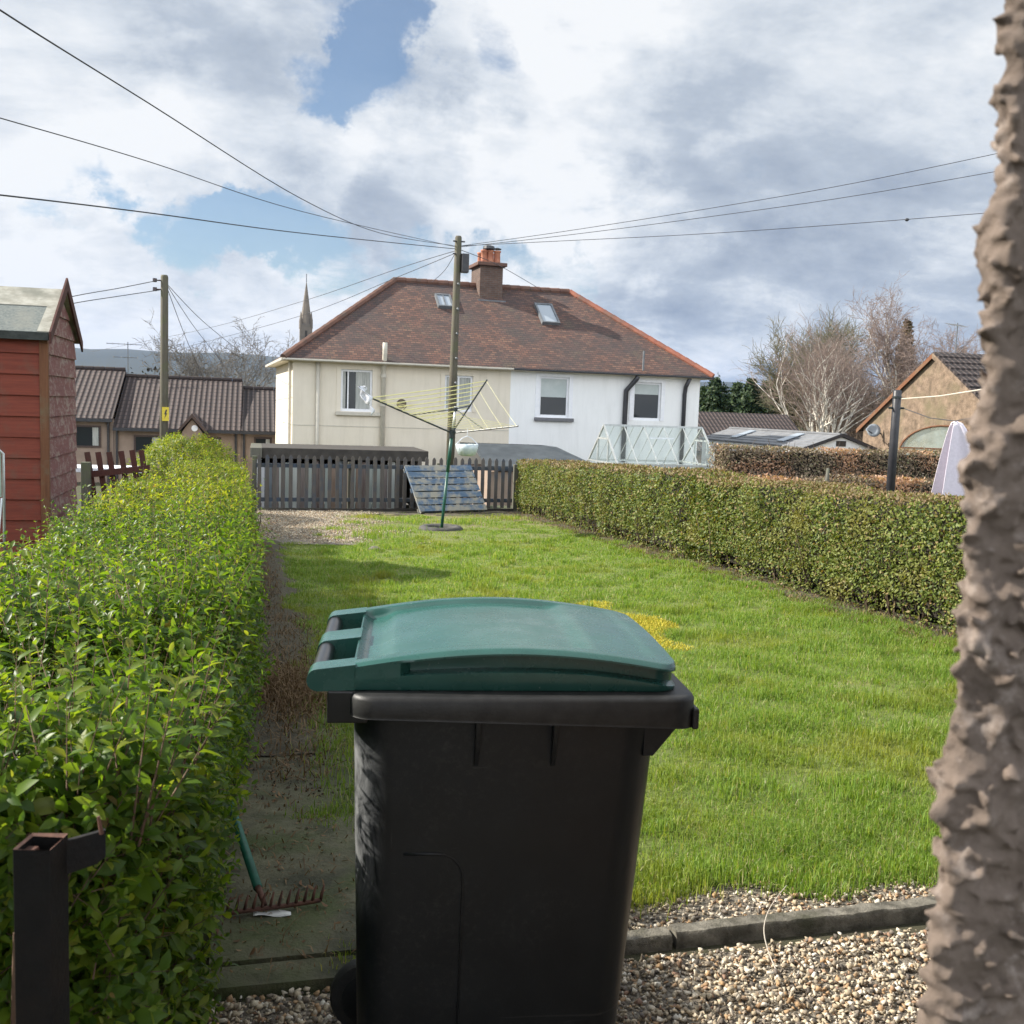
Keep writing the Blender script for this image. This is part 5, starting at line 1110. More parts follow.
    # brown dish on the wall
    mb = MB(); Mx = Matrix.Translation((3.72, -.32, 3.70)) @ Matrix.Rotation(R(70), 4, 'X') @ Matrix.Rotation(R(-18), 4, 'Y'); mb.lathe([(.02, .0), (.1, .015), (.17, .045), (.173, .055), (.1, .028), (.02, .02)], 20, Mx); mb.tube([(3.78, 0, 3.6), (3.78, -.28, 3.66)], .025, 6); mb.tube([(3.78, -.32, 3.5), (3.83, -.62, 3.62)], .015, 6); mb.build('satellite_dish', M['dish_brown'], root, smooth=True)
    # side porch corner lower left
    mb = MB(); mb.tube([(-.07, .35, ze-.1), (-.07, .35, -1)], .05, 8); mb.build('downpipe', M['cream_pipe'], root)
house()
def lean_to():
    c0 = at(470, 446, 33.5); c1 = at(556, 448, 33.5); root = thing('lean_to_outhouse', 'grey felt-roofed outhouse in front of the white half of the house', 'outbuilding', (9, 33.6, -2.1))
    x0, x1 = c0.x+.1, c1.x; zt = c1.z
    mb = MB(); mb.add([(x0, 33.5, zt), (x1, 33.5, zt-.04), (x1+.95, 31.3, zt-.62), (x0, 31.3, zt-.6), (x0, 35.8, zt-.05), (x1+.1, 35.8, zt-.07)], [(0, 1, 2, 3), (0, 4, 5, 1), (1, 5, 2)]); o = mb.build('roof', M['slate_grey'], root, world=True, fix=False); o.modifiers.new('solid', 'SOLIDIFY').thickness = .08
    mb = MB(); mb.box(x0+.1, x1, 31.5, 35.7, -2.2, zt-.72); mb.build('wall', M['fawn'], root, world=True)
lean_to()
# ------------------------------------------------------------------ greenhouse
def greenhouse():
    A = at(607, 425, 28.3); B = at(703, 427, 28.3); zr = A.z; y0, ym, y1 = 27.0, 28.3, 29.6; ef = at(622, 464, 27); x0, x1 = 9.72, 12.78; ze = ef.z-.02; g = G(0, 27.5)
    root = thing('greenhouse', 'aluminium framed glass greenhouse behind the clipped hedge', 'greenhouse', ((x0+x1)/2, ym, g))
    fr = MB(); t = .035
    def bar(a, b, w=t): fr.bar(a, b, w, w)
    n = 5
    for i in range(n+1):
        x = x0+(x1-x0)*i/n
        for (ya, s_) in ((y0, 1), (y1, -1)): bar((x, ya, g), (x, ya, ze), .03); bar((x, ya, ze), (x, ym, zr), .045 if i in (0, n) else .024)
    for ya in (y0, y1): bar((x0, ya, ze), (x1, ya, ze), .06); bar((x0, ya, g+.05), (x1, ya, g+.05), .06)
    bar((x0, ym, zr), (x1, ym, zr), .06)
    for x in (x0, x1):
        bar((x, y0, ze), (x, y1, ze), .04)
        for y in (ym-.45, ym+.45): bar((x, y, g), (x, y, zr-.35*(zr-ze)), .045)
        bar((x, ym-.45, zr-.36*(zr-ze)), (x, ym+.45, zr-.36*(zr-ze)), .05)
    for i in range(n): # diagonal braces seen through the roof
        bar((x0+(x1-x0)*i/n+.3, y1-.05, ze), (x0+(x1-x0)*i/n+.3, ym+.02, zr-.04), .012)
    fr.build('frame', M['alu'], root, world=True)
    gl = MB()
    gl.add([(x0, y0, ze), (x1, y0, ze), (x1, ym, zr), (x0, ym, zr)], [(0, 1, 2, 3)]); gl.add([(x0, y1, ze), (x1, y1, ze), (x1, ym, zr), (x0, ym, zr)], [(0, 3, 2, 1)])
    gl.add([(x0, y0, g), (x1, y0, g), (x1, y0, ze), (x0, y0, ze)], [(0, 1, 2, 3)]); gl.add([(x0, y1, g), (x1, y1, g), (x1, y1, ze), (x0, y1, ze)], [(0, 3, 2, 1)])
    for x in (x0, x1): gl.add([(x, y0, g), (x, y1, g), (x, y1, ze), (x, ym, zr), (x, y0, ze)], [(0, 1, 2, 3, 4)])
    gl.build('glazing', M['glass'], root, world=True, fix=False)
    mb = MB(); mb.box(x0+.3, x1-.2, y1-.6, y1-.08, g+.7, g+.75); mb.box(x0+.3, x1-.2, y1-.4, y1-.08, ze-.1, ze-.07); mb.build('staging', M['alu'], root, world=True)
    mb = MB(); mb.add([(x0+1.25, ym-.45, zr-.42*(zr-ze)+.1), (x0+2.0, ym-.45, zr-.42*(zr-ze)+.1), (x0+2.0, ym-.43, zr-.42*(zr-ze)+.14), (x0+1.25, ym-.43, zr-.42*(zr-ze)+.14)], [(0, 1, 2, 3)]); mb.build('roof_vent', M['alu'], root, world=True)
greenhouse()
# ------------------------------------------------------------------ bungalow row on the left
def bungalow(label, xa, xb, zr, zev, mt, wins, gable=None, split=None, chimneyside=None):
    Y0, YR = 46, 50.2; root = thing('terraced_bungalow', label, 'bungalow', ((xa+xb)/2, 48, -2.1), 0, 'row of fawn bungalows beyond the gardens'); ov = .35
    mb = MB(); mb.box(xa, xb, Y0, 2*YR-Y0, -2.2, zev-.05); mb.build('wall', M['fawn'], root, world=True)
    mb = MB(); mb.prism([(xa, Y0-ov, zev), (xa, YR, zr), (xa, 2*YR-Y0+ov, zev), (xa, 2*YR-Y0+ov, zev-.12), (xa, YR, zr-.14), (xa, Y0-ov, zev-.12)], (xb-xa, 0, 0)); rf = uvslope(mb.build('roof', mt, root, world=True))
    mb = MB(); mb.box(xa, xb, Y0-ov-.1, Y0-ov-.002, zev-.15, zev-.02); mb.build('gutter', M['black_pipe'], root, world=True)
    mb = MB(); n = int((xb-xa)/.45)
    for i in range(n): x = xa+(xb-xa)*i/n; mb.tube([(x, YR, zr+.01), (x+(xb-xa)/n*.96, YR, zr+.02)], .11, 8)
    mb.build('ridge_tiles', M['pantile_dark'], root, world=True)
    for (x, w) in ((xa+.12, .1), (xb-.2, .1)): mb = MB(); mb.tube([(x, Y0-.06, zev-.1), (x, Y0-.06, -2.1)], .05, 8); mb.build('downpipe', M['black_pipe'], root, world=True)
    for (a, b, t, c) in wins:
        mb = MB(); k = .07
        for q in ((a, b, t-k, t), (a, b, c, c+k), (a, a+k, c+k, t-k), (b-k, b, c+k, t-k)): mb.box(q[0], q[1], Y0-.05, Y0-.003, q[2], q[3])
        f = mb.build('window', M['brownframe'], root, world=True)
        mb = MB(); mb.box(a+.05-root.location.x, b-.05-root.location.x, Y0-.025-48, Y0-.004-48, c+.05+2.1, t-.05+2.1); mb.build('pane', M['pane'], f)
        mb = MB(); mb.box(b-.05-.28*(b-a)-root.location.x, b-.1-root.location.x, Y0-.03-48, Y0-.027-48, c+.08+2.1, t-.08+2.1); mb.build('curtain', M['curtain'], f)
    if gable:
        (xl, xr_, zp) = gable; xm = (xl+xr_)/2; mb = MB(); mb.prism([(xl+.2, Y0-.75, -2.2), (xr_-.2, Y0-.75, -2.2), (xr_-.2, Y0-.75, zev-.1), (xm, Y0-.75, zp-.16), (xl+.2, Y0-.75, zev-.1)], (0, .74, 0)); mb.build('porch', M['fawn'], root, world=True)
        for (p, q) in ((xl, xm), (xr_, xm)): mb = MB(); mb.prism([(p, Y0-.95, zev-.2), (p, Y0-.95, zev-.06), (q, Y0-.95, zp+.06), (q, Y0-.95, zp-.12)], (0, 2.2, 0)); mb.build('porch_roof', M['brownframe'], root, world=True)
        mb = MB(); mb.lathe([(.0, 0), (.13, .0), (.13, .03), (0, .035)], 16, Matrix.Translation((xm+.1, Y0-.755, zev+.05)) @ Matrix.Rotation(R(90), 4, 'X')); mb.build('round_vent', M['white_paint'], root, world=True)
    return root
def zx(px, py, Y): return at(px, py, Y)
Wn = lambda x0, y0, x1, y1: (at(x0, y0, 46).x, at(x1, y0, 46).x, at(x0, y0, 46).z, at(x0, y1, 46).z)
b0, b1 = at(114, 420, 46).x, at(241, 430, 46).x
bungalow('leftmost fawn bungalow of the row, roof highest, right beside the red shed', -14.5, b0-.02, at(95, 369, 50.2).z, at(90, 418, 45.6).z, M['pantile'], [Wn(75, 425, 101, 447)])
bungalow('middle fawn bungalow of the row, with a small gabled porch', b0, b1, at(170, 378, 50.2).z, at(150, 428, 45.6).z, M['pantile'], [Wn(134, 435, 161, 452), Wn(210, 437, 221, 446)], gable=(at(177, 430, 45.2).x, at(207, 430, 45.2).x, at(193, 415, 45).z))
bungalow('rightmost fawn bungalow of the row, roof lowest, half hidden by the cream house', b1+.02, 8.2, at(258, 389, 50.2).z, at(258, 431, 45.6).z, M['pantile_dark'], [Wn(254, 437, 272, 450)])
def aerial(label, base, h, w, mt, heading):
    root = thing('tv_aerial', label, 'aerial', base); d = Vector((math.cos(heading), math.sin(heading), 0)); c = Vector((-d.y, d.x, 0)); z = Vector((0, 0, 1))
    mb = MB(); mb.tube([(0, 0, 0), z*h], .022, 6); mb.build('mast', mt, root)
    for (zz, s_, n) in ((h-.1, 1, 7), (h*.55, .7, 4)) if w > 1 else ((h-.08, 1, 8),):
        mb = MB(); mb.tube([z*zz-d*w*s_*.6, z*zz+d*w*s_*.4], .016, 6)
        for i in range(n): p = z*zz-d*w*s_*(.6-i/(n-1)); mb.tube([p-c*.16-z*.05, p+c*.16+z*.05], .01, 5)
        mb.build('antenna_array', mt, root)
a = at(128, 374, 50.3); aerial('thin television aerial on the ridge of the bungalow row', (a.x, a.y, a.z-.1), 1.55, 1.5, M['lead'], R(8))

# ------------------------------------------------------------------ right-hand garage, bungalow and buildings
def garage():
    ap = at(843, 435, 33.5); fe = at(703, 426, 43); root = thing('concrete_garage', 'low grey-roofed garage with two pale rooflights and a white gable', 'garage', (ap.x, 38, -2.1))
    Y0, Y1 = 33.5, 42.6; xm = ap.x; zr = ap.z; hw = 1.55; ze = zr-.52
    mb = MB(); mb.prism([(xm-hw+.1, Y0+.1, -2.2), (xm+hw-.1, Y0+.1, -2.2), (xm+hw-.1, Y0+.1, ze-.03), (xm, Y0+.1, zr-.08), (xm-hw+.1, Y0+.1, ze-.03)], (0, Y1-Y0-.2, 0)); mb.build('wall', M['white_render'], root, world=True)
    mb = MB(); n = 6
    for s_ in (-1, 1):
        for i in range(n):
            f0, f1 = i/n, (i+1)/n+.03; z_ = lambda f: ze+(zr-ze)*f; xx = lambda f: xm+s_*hw*(1-f)
            mb.prism([(xx(f0), Y0, z_(f0)+.05), (xx(min(1, f1)), Y0, z_(min(1, f1))+.02), (xx(min(1, f1)), Y0, z_(min(1, f1))), (xx(f0), Y0, z_(f0)+.0)], (0, Y1-Y0, 0))
    rf = mb.build('roof', M['sheet'], root, world=True)
    mb = MB(); mb.bar((xm, Y0-.02, zr+.03), (xm, Y1, zr+.03), .3, .06); mb.build('ridge_cap', M['sheet'], root, world=True)
    for (ya, yb) in ((35.6, 36.15), (39.6, 40.15)):
        mb = MB(); z_ = lambda f: ze+(zr-ze)*f+.07; xx = lambda f: xm-hw*(1-f)
        mb.prism([(xx(.2), ya, z_(.2)), (xx(.78), ya, z_(.78)), (xx(.78), ya, z_(.78)+.03), (xx(.2), ya, z_(.2)+.03)], (0, yb-ya, 0)); mb.build('rooflight', M['sky_pane'], root, world=True)
    for s_ in (-1, 1): mb = MB(); mb.prism([(xm+s_*(hw+.02), Y0-.03, ze-.1), (xm, Y0-.03, zr-.06), (xm, Y0-.03, zr+.06), (xm+s_*(hw+.02), Y0-.03, ze+.03)], (0, .028, 0)); mb.build('bargeboard', M['black_pipe'], root, world=True)
    mb = MB(); mb.box(xm-.2, xm+.2, Y0-.01+.09, Y0+.098, zr-.42, zr-.22); mb.build('gable_vent', M['dark_wood'], root, world=True)
garage()
def back_roof():
    a = at(698, 411, 52); b = at(787, 415, 52); root = thing('brown_roofed_building', 'long brown tiled roof beyond the garage, below the evergreens', 'building', ((a.x+b.x)/2, 52, -2.1))
    xa, xb = a.x-3, b.x; zr = (a.z+b.z)/2; Y0, YR = 48.5, 52; ze = zr-2.0
    mb = MB(); mb.prism([(xa, Y0, ze), (xa, YR, zr), (xa, 2*YR-Y0, ze), (xa, 2*YR-Y0, ze-.12), (xa, YR, zr-.12), (xa, Y0, ze-.12)], (xb-xa, 0, 0)); uvslope(mb.build('roof', M['pantile'], root, world=True))
    mb = MB(); mb.prism([(xa+.3, Y0+.35, -2.2), (xa+.3, 2*YR-Y0-.35, -2.2), (xa+.3, 2*YR-Y0-.35, ze), (xa+.3, YR, zr-.2), (xa+.3, Y0+.35, ze)], (xb-xa-.5, 0, 0)); mb.build('wall', M['fawn'], root, world=True)
back_roof()
def gable_bungalow():
    X0 = 23.0; y0, ym, y1 = 27.6, 31.7, 35.8; zr = atX(935, 355, X0).z; ze = atX(865, 426, X0).z; g = -1.6; L = 9
    root = thing('gabled_bungalow', 'sandy harled bungalow gable with a brown tiled roof beyond the brown hedges', 'bungalow', (X0+L/2, ym, g))
    mb = MB(); mb.prism([(X0, y0, g-.5), (X0, y1, g-.5), (X0, y1, ze), (X0, ym, zr-.06), (X0, y0, ze)], (L, 0, 0)); mb.build('wall', M['sandy'], root, world=True)
    sl = (zr-ze)/(ym-y0); ov = .3
    mb = MB(); mb.prism([(X0-.1, y0-ov, ze-sl*ov+.1), (X0-.1, ym, zr+.1), (X0-.1, y1+ov, ze-sl*ov+.1), (X0-.1, y1+ov, ze-sl*ov-.02), (X0-.1, ym, zr-.03), (X0-.1, y0-ov, ze-sl*ov-.02)], (L+.2, 0, 0)); rf = uvslope(mb.build('roof', M['pantile_dark'], root, world=True))
    # lapped courses on the near slope
    mb = MB(); n = 13
    for i in range(n):
        f0, f1 = i/n, (i+1)/n; yy = lambda f: y0-ov+(ym-y0+ov)*f; zz = lambda f: ze-sl*ov+.1+(zr-ze+sl*ov)*f
        mb.prism([(X0-.09, yy(f0), zz(f0)+.07), (X0-.09, yy(f1), zz(f1)+.015), (X0-.09, yy(f1), zz(f1)+.003), (X0-.09, yy(f0), zz(f0)+.003)], (L+.18, 0, 0))
    uvslope(mb.build('tile_courses', M['pantile_dark'], root, world=True))
    for (ya,) in ((y0-ov,), (y1+ov,)):
        mb = MB(); zl = ze-sl*ov; mb.prism([(X0-.13, ya, zl-.1), (X0-.13, ym, zr-.12), (X0-.13, ym, zr+.06), (X0-.13, ya, zl+.06)], (.027, 0, 0)); mb.build('bargeboard', M['shed_post'] if ya > ym else M['sandy'], root, world=True)
    d = thing('satellite_dish', 'grey satellite dish on the corner of the sandy gable', 'satellite dish', (X0-.35, 34.6, atX(876, 431, X0-.35).z))
    mb = MB(); Mx = Matrix.Rotation(R(-20), 4, 'Z') @ Matrix.Rotation(R(75), 4, 'X'); mb.lathe([(.02, 0), (.14, .02), (.25, .07), (.257, .078), (.14, .035), (.02, .02)], 20, Mx); mb.build('reflector', M['dish'], d, smooth=True)
    mb = MB(); mb.tube([(.35, 0, -.1), (.05, 0, -.02)], .03, 6); mb.tube([(0, 0, -.1), (-.42, -.25, .02)], .018, 6); mb.build('mounting_arm', M['black_pipe'], d)
    mb = MB(); mb.lathe([(.0, 0), (.05, 0), (.05, .1), (0, .1)], 10, Matrix.Translation((-.42, -.25, .0))); mb.build('receiver', M['dish'], d)
    a = atX(937, 354, X0+1); aerial('television aerial standing above the sandy gable', (X0+.8, ym, zr), 1.15, .9, M['lead'], R(20))
gable_bungalow()
def arch_house():
    Y = 24.0; c = at(945, 426, Y); l = at(905, 460, Y); w = (c.x-l.x)*.97; g = G(0, 24); root = thing('arched_polytunnel', 'small arched polytunnel with cloudy film in front of the sandy gable', 'polytunnel', (c.x, Y, g), -math.atan2(c.x, Y)); h = c.z-g
    arc = [(-w, 0)]+[(-w*math.cos(R(a)), h-.75+.75*math.sin(R(a))) for a in range(0, 181, 12)]+[(w, 0)]
    mb = MB(); mb.tube([(x, 0, z) for x, z in arc], .03, 6); mb.build('front_hoop', M['shed_post'], root)
    mb = MB(); mb.tube([(x, 2.2, z) for x, z in arc], .03, 6); mb.build('rear_hoop', M['shed_post'], root)
    mb = MB(); mb.bar((-w, 0, h-.62), (w, 0, h-.62), .035, .035); mb.bar((0, .02, 0), (0, .02, h-.62), .035, .035); mb.build('door_frame', M['shed_post'], root)
    mb = MB(); mb.grid([[(x, .01, z), (x, 2.19, z)] for x, z in arc]); n = len(arc); mb.add([(x, .012, z) for x, z in arc], [tuple(range(n))]); mb.add([(x, 2.18, z) for x, z in arc], [tuple(range(n))]); mb.build('film_cover', M['film'], root, fix=False)
arch_house()
# ------------------------------------------------------------------ clothes post, rope and towel on the right
def drying_post():
    t = at(897.5, 390, 13); b = Vector((t.x, 13, G(0, 13))); root = thing('clothes_post', 'black metal clothes post with a short crossbar beyond the clipped hedge', 'clothes post', (t.x, 13, b.z))
    mb = MB(); mb.tube([b, t-Vector((0, 0, .02)), t], [.064, .058, .045], 12); mb.build('shaft', M['black_pipe'], root, world=True, smooth=True)
    z = at(896, 408, 13).z; mb = MB(); mb.tube([(t.x-.12, 13, z), (t.x+.12, 13, z)], .016, 8); mb.build('crossbar', M['alu_dark'], root, world=True)
    mb = MB(); mb.lathe([(.066, t.z-.12), (.066, t.z-.09)], 12, Matrix.Translation((t.x, 13, 0))); mb.build('collar', M['alu_dark'], root, world=True)
    mb = MB(); p0 = at(900, 399, 13); mb.tube([p0, at(940, 396, 11.4), at(985, 389, 9.9), at(1060, 372, 8)], .008, 6); tag(mb.build('washing_line', M['rope']), 'pale washing line running right from the top of the black clothes post', 'washing line')
    mb = MB(); q = at(955, 421, 10.3); mb.tube([Vector((t.x+.12, 13, z)), at(930, 418, 11.5), q, at(1050, 405, 7.6)], .006, 6); tag(mb.build('washing_line', M['wire']), 'dark lower washing line carrying the lilac towel', 'washing line')
    # towel folded over the line, falling in soft pleats
    L = at(955, 421, 10.3); BL, BR = at(940, 506, 10.3), at(988, 508, 10.3); H = L.z-BL.z; W = BR.x-BL.x; mb = MB(); P = []; nu, nv = 46, 16
    for side in (0, 1):
        P = []
        for j in range(nv+1):
            v = j/nv; row = []; ww = W*(.16+.84*v**.8); xc = L.x+W*.05+(BL.x+W*.5-L.x-W*.05)*v**.9
            for i in range(nu+1):
                u = i/nu; x = xc+ww*(u-.5); d_ = .022+.075*v**.7; y = L.y+(d_ if side else -d_)+(.015+.09*v)*(math.sin(u*4.6+.9+side*.5)+.18*math.sin(u*13+2))*(1-.3*abs(u-.5)); row.append((x, y, L.z-H*v*(1+.10*(u-.5)+.03*math.sin(u*9))-.05*(1-v)*abs(u-.35)))
            P.append(row)
        mb.grid(P)
        if side: mb.grid([fst, P[0]])
        else: fst = P[0]
    o = mb.build('towel', M['towel'], smooth=True); o.modifiers.new('solid', 'SOLIDIFY').thickness = .005; tag(o, 'pale lilac towel hanging in folds on the washing line', 'towel')
drying_post()
# ------------------------------------------------------------------ poles and wires
def pole(name, label, top_px, bot_px, Y, r0_, r1_):
    t = at(*top_px, Y); b = at(*bot_px, Y); d = (b-t); b2 = t+d*((t.z-G(0, Y))/(t.z-b.z)); root = thing(name, label, 'utility pole', (b2.x, b2.y, G(0, Y)))
    mb = MB(); mb.tube([b2-Vector((0, 0, .2)), b2.lerp(t, .5), t-Vector((0, 0, .05)), t], [r1_, (r0_+r1_)/2, r0_, r0_*.8], 14); mb.build('shaft', M['pole'], root, world=True, smooth=True); return root, t, b2
pr, ptop, pbot = pole('utility_pole', 'tall lichened wooden pole with a small black box, before the house chimney', (458.5, 236), (450, 463), 26, .085, .115)
mb = MB(); c = at(465, 262, 25.9); mb.box(c.x-.09, c.x+.09, c.y-.1, c.y+.1, c.z-.27, c.z+.2); mb.build('terminal_box', M['black_pipe'], pr, world=True, bevel=.02)
for zz in (.14, .45): mb = MB(); mb.tube([(ptop.x-.14, 25.95, ptop.z-zz), (ptop.x+.16, 25.95, ptop.z-zz)], .02, 6); mb.build('bracket', M['black_pipe'], pr, world=True)
mb = MB()
for k in range(7): z = ptop.z-1.2-.62*k; mb.tube([(ptop.x-.0, 25.89, z), (ptop.x+.02, 25.86, z)], .03, 6)
mb.build('pole_step', M['lead'], pr, world=True)
lr, ltop, lbot = pole('utility_pole', 'wooden pole with two insulators and a yellow plate, above the leafy hedge', (164.5, 275), (164, 437), 30, .10, .12)
for py in (280.5, 289.5):
    c = at(161, py, 29.95); mb = MB(); mb.tube([c, c-Vector((.14, 0, 0))], .02, 6); mb.tube([c-Vector((.16, 0, -.05)), c-Vector((.16, 0, .05))], .055, 8); mb.build('insulator', M['insul'], lr, world=True)
c = at(165.5, 414, 29.86); mb = MB(); mb.box(c.x-.09, c.x+.09, c.y-.02, c.y+.02, c.z-.19, c.z+.19); sp_ = mb.build('warning_plate', M['yellow_sign'], lr, world=True)
mb = MB(); o_ = c-lr.location; mb.prism([(o_.x+.01, o_.y-.024, o_.z+.12), (o_.x+.045, o_.y-.024, o_.z+.12), (o_.x+.02, o_.y-.024, o_.z+.02), (o_.x+.05, o_.y-.024, o_.z+.02), (o_.x-.03, o_.y-.024, o_.z-.13), (o_.x, o_.y-.024, o_.z-.01), (o_.x-.035, o_.y-.024, o_.z-.01)], (0, .003, 0)); mb.build('lightning_mark', M['black_pipe'], sp_)
def wire(pts, r, label):
    P = [at(*p) for p in pts]; Q = []
    n = len(P)
    for i in range(n-1):       # Catmull-Rom through the points
        p0, p1, p2, p3 = P[max(0, i-1)], P[i], P[i+1], P[min(n-1, i+2)]
        for k in range(7):
            t = k/7; Q.append(.5*((2*p1)+(p2-p0)*t+(2*p0-5*p1+4*p2-p3)*t*t+(3*p1-p0-3*p2+p3)*t**3))
    Q.append(P[-1]); mb = MB(); mb.tube(Q, r, 6); tag(mb.build('overhead_cable', M['wire'], smooth=True), label, 'overhead cable', 'overhead cables from the wooden poles')
wire([(-60, -36, 7), (0, 10, 8), (150, 104, 11.5), (300, 198, 17), (380, 233, 22), (456, 246, 26)], 0.0066, 'steepest overhead cable, from the top left corner down to the chimney pole')
wire([(-60, 101, 10), (0, 118, 11), (150, 162, 14), (300, 211, 19), (456, 247, 26)], 0.0059, 'middle overhead cable left of the chimney pole')
wire([(-60, 190, 10), (0, 195, 11), (150, 213, 14.5), (300, 233, 19.5), (456, 249, 26)], 0.0090, 'lowest and thickest overhead cable left of the chimney pole')
wire([(460, 246, 26), (560, 232, 24.5), (700, 210, 22.5), (860, 182, 20.5), (1060, 140, 18.5)], 0.0070, 'topmost overhead cable right of the chimney pole')
wire([(460, 247, 26), (560, 236, 24.5), (700, 218, 22.5), (860, 195, 20.5), (1060, 160, 18.5)], 0.0070, 'second overhead cable right of the chimney pole')
wire([(460, 246, 26), (560, 241, 24.5), (700, 234, 22.5), (860, 223, 20.5), (1060, 207, 18.5)], 0.0070, 'lowest overhead cable right of the chimney pole, with a tiny bead on it')
for k, (pp, lab) in enumerate((([(458, 250, 26), (400, 268, 30), (300, 302, 40), (200, 330, 55), (90, 352, 75)], 'upper thin cable falling from the chimney pole towards the spire'), ([(458, 252, 26), (400, 276, 30), (300, 316, 42), (190, 346, 58)], 'lower thin cable falling from the chimney pole towards the spire'),
    ([(458, 248, 26), (445, 270, 30), (432, 282, 36)], 'short thin cable from the chimney pole down to the ridge on the left'), ([(461, 250, 26), (500, 266, 31), (545, 292, 36)], 'thin cable from the chimney pole down to the roof on the right'))): wire(pp, .0085, lab)
wire([(160, 280, 30), (120, 288, 29), (70, 297, 27), (0, 315, 24)], 0.0109, 'upper cable left of the pole with insulators')
wire([(160, 290, 30), (120, 296, 29), (70, 304, 27), (0, 320, 24)], 0.0109, 'lower cable left of the pole with insulators')
for k, (x, y, lab) in enumerate(((206, 384, 'steepest of the three cables dropping right from the pole with insulators'), (222, 362, 'middle of the three cables dropping right from the pole with insulators'), (238, 350, 'flattest of the three cables dropping right from the pole with insulators'))): wire([(165, 282, 30), ((165+x)/2, (282+y)/2+4, 38), (x, y, 46)], 0.0101, lab)
c = at(907, 219.7, 20); mb = MB(); mb.lathe([(.01, -.05), (.035, -.02), (.035, .02), (.01, .05)], 10, Matrix.Translation(c) @ Matrix.Rotation(R(85), 4, 'Y')); tag(mb.build('cable_bead', M['wire'], smooth=True), 'tiny dark bead on the lowest right-hand cable', 'cable fitting')
# ------------------------------------------------------------------ bare trees
def seg_mesh(S, n=3):
    S = np.array(S); p0, r0_, p1, r1_ = S[:, 0:3], S[:, 3:4], S[:, 4:7], S[:, 7:8]; d = nrm(p1-p0); e1, e2 = perp(d); V = []
    for k in range(n):
        a = 2*PI*k/n; c = e1*math.cos(a)+e2*math.sin(a); V += [p0+c*r0_, p1+c*r1_]
    V = np.stack(V, 1).reshape(-1, 3); k = (np.arange(len(S))*2*n)[:, None, None]
    Q = np.array([[2*i, 2*((i+1) % n), 2*((i+1) % n)+1, 2*i+1] for i in range(n)])[None]+k
    return V, Q.reshape(-1, 4)
def bare_tree(name, label, base, height, spread, stems, mt_trunk, mt_twig, seed, up=.55, droop=0.0, levels=4, kids=(5, 5, 4, 3), r0_=.11, stem_frac=.9, tw=.012, first=.25, group=None):
    rr = random.Random(seed); base = Vector(base); big, small = [], []
    def grow(p, d, L, r, lev):
        n = 5 if lev < 2 else 3; pts = [(p, r)]; q = p; dd = d.copy()
        for i in range(n):
            wob = .10+.05*lev; dd = (dd+Vector((rr.gauss(0, wob), rr.gauss(0, wob), rr.gauss(0, wob*.6)+(.10*up if lev < 3 else .0)-droop*(lev >= 2)))).normalized(); q = q+dd*(L/n)
            r2 = max(tw*.55, r*(1-.82*(i+1)/n)); (big if lev < 2 else small).append((*pts[-1][0], pts[-1][1], *q, r2)); pts.append((q, r2))
        if lev >= levels: return
        K = kids[min(lev, len(kids)-1)]
        for k in range(K):
            f = first+(1-first)*(k+rr.random())/K if lev == 0 else .2+.8*(k+rr.random())/K
            i = min(n-1, int(f*n)); p_ = pts[i][0].lerp(pts[i+1][0], f*n-i); r_ = max(tw, pts[i][1]*.62); bd = (pts[i+1][0]-pts[i][0]).normalized()
            a = Vector((rr.gauss(0, 1), rr.gauss(0, 1), rr.gauss(0, .5))); side = (a-bd*a.dot(bd)).normalized(); ang = rr.uniform(.35, .8)
            nd = (bd*math.cos(ang)+side*math.sin(ang)*(1+spread*.3)+Vector((0, 0, up*.35 if lev < 2 else 0))).normalized()
            grow(p_, nd, L*rr.uniform(.42, .62)*(1.15-.45*f if lev == 0 else 1), r_, lev+1)
    for s_ in range(stems):
        a = 2*PI*s_/stems+rr.uniform(-.4, .4); t = 0 if stems == 1 else spread*rr.uniform(.35, 1); d = Vector((math.cos(a)*t, math.sin(a)*t*.8, 1)).normalized()
        grow(base+Vector((math.cos(a), math.sin(a), 0))*(0 if stems == 1 else .25), d, height*stem_frac*rr.uniform(.78, 1), r0_*rr.uniform(.7, 1), 0)
    root = thing(name, label, 'tree', base, 0, group)
    V, Q = seg_mesh(big, 6); raw('trunk', V, None, mt_trunk, root, quads=Q, smooth=True)
    V, Q = seg_mesh(small, 3); raw('crown', V, None, mt_twig, root, quads=Q); return root
a = at(822, 445, 56); bare_tree('birch_tree', 'multi-stemmed pale birch fanning out above the garage roof', (a.x, 56, -2.1), 7.6, .40, 13, M['bark_white'], M['twig_red'], 4, up=.5, levels=3, kids=(7, 6, 5), r0_=.17, tw=.012, first=.42)
a = at(838, 445, 60); bare_tree('bare_tree', 'taller slender pale tree rising behind the right of the multi-stemmed birch', (a.x, 60, -2.1), 8.0, .35, 4, M['bark_white'], M['twig_grey'], 14, up=.6, levels=3, kids=(9, 6, 5), r0_=.10, tw=.012, first=.4)
a = at(812, 440, 72); bare_tree('bare_tree', 'dense olive-green bare tree between the evergreens and the pale birch', (a.x, 72, -2.1), 9.0, .36, 14, M['twig_olive'], M['twig_olive'], 7, up=.75, levels=3, kids=(10, 9, 7), r0_=.10, tw=.022, first=.25)
a = at(902, 440, 62); bare_tree('birch_tree', 'tall airy birch with a white trunk beside the sandy gable', (a.x, 62, -2.1), 9.3, .3, 1, M['bark_white'], M['twig_red'], 25, up=.4, droop=.02, levels=4, kids=(13, 8, 6, 4), r0_=.24, tw=.014, first=.36, stem_frac=.95)
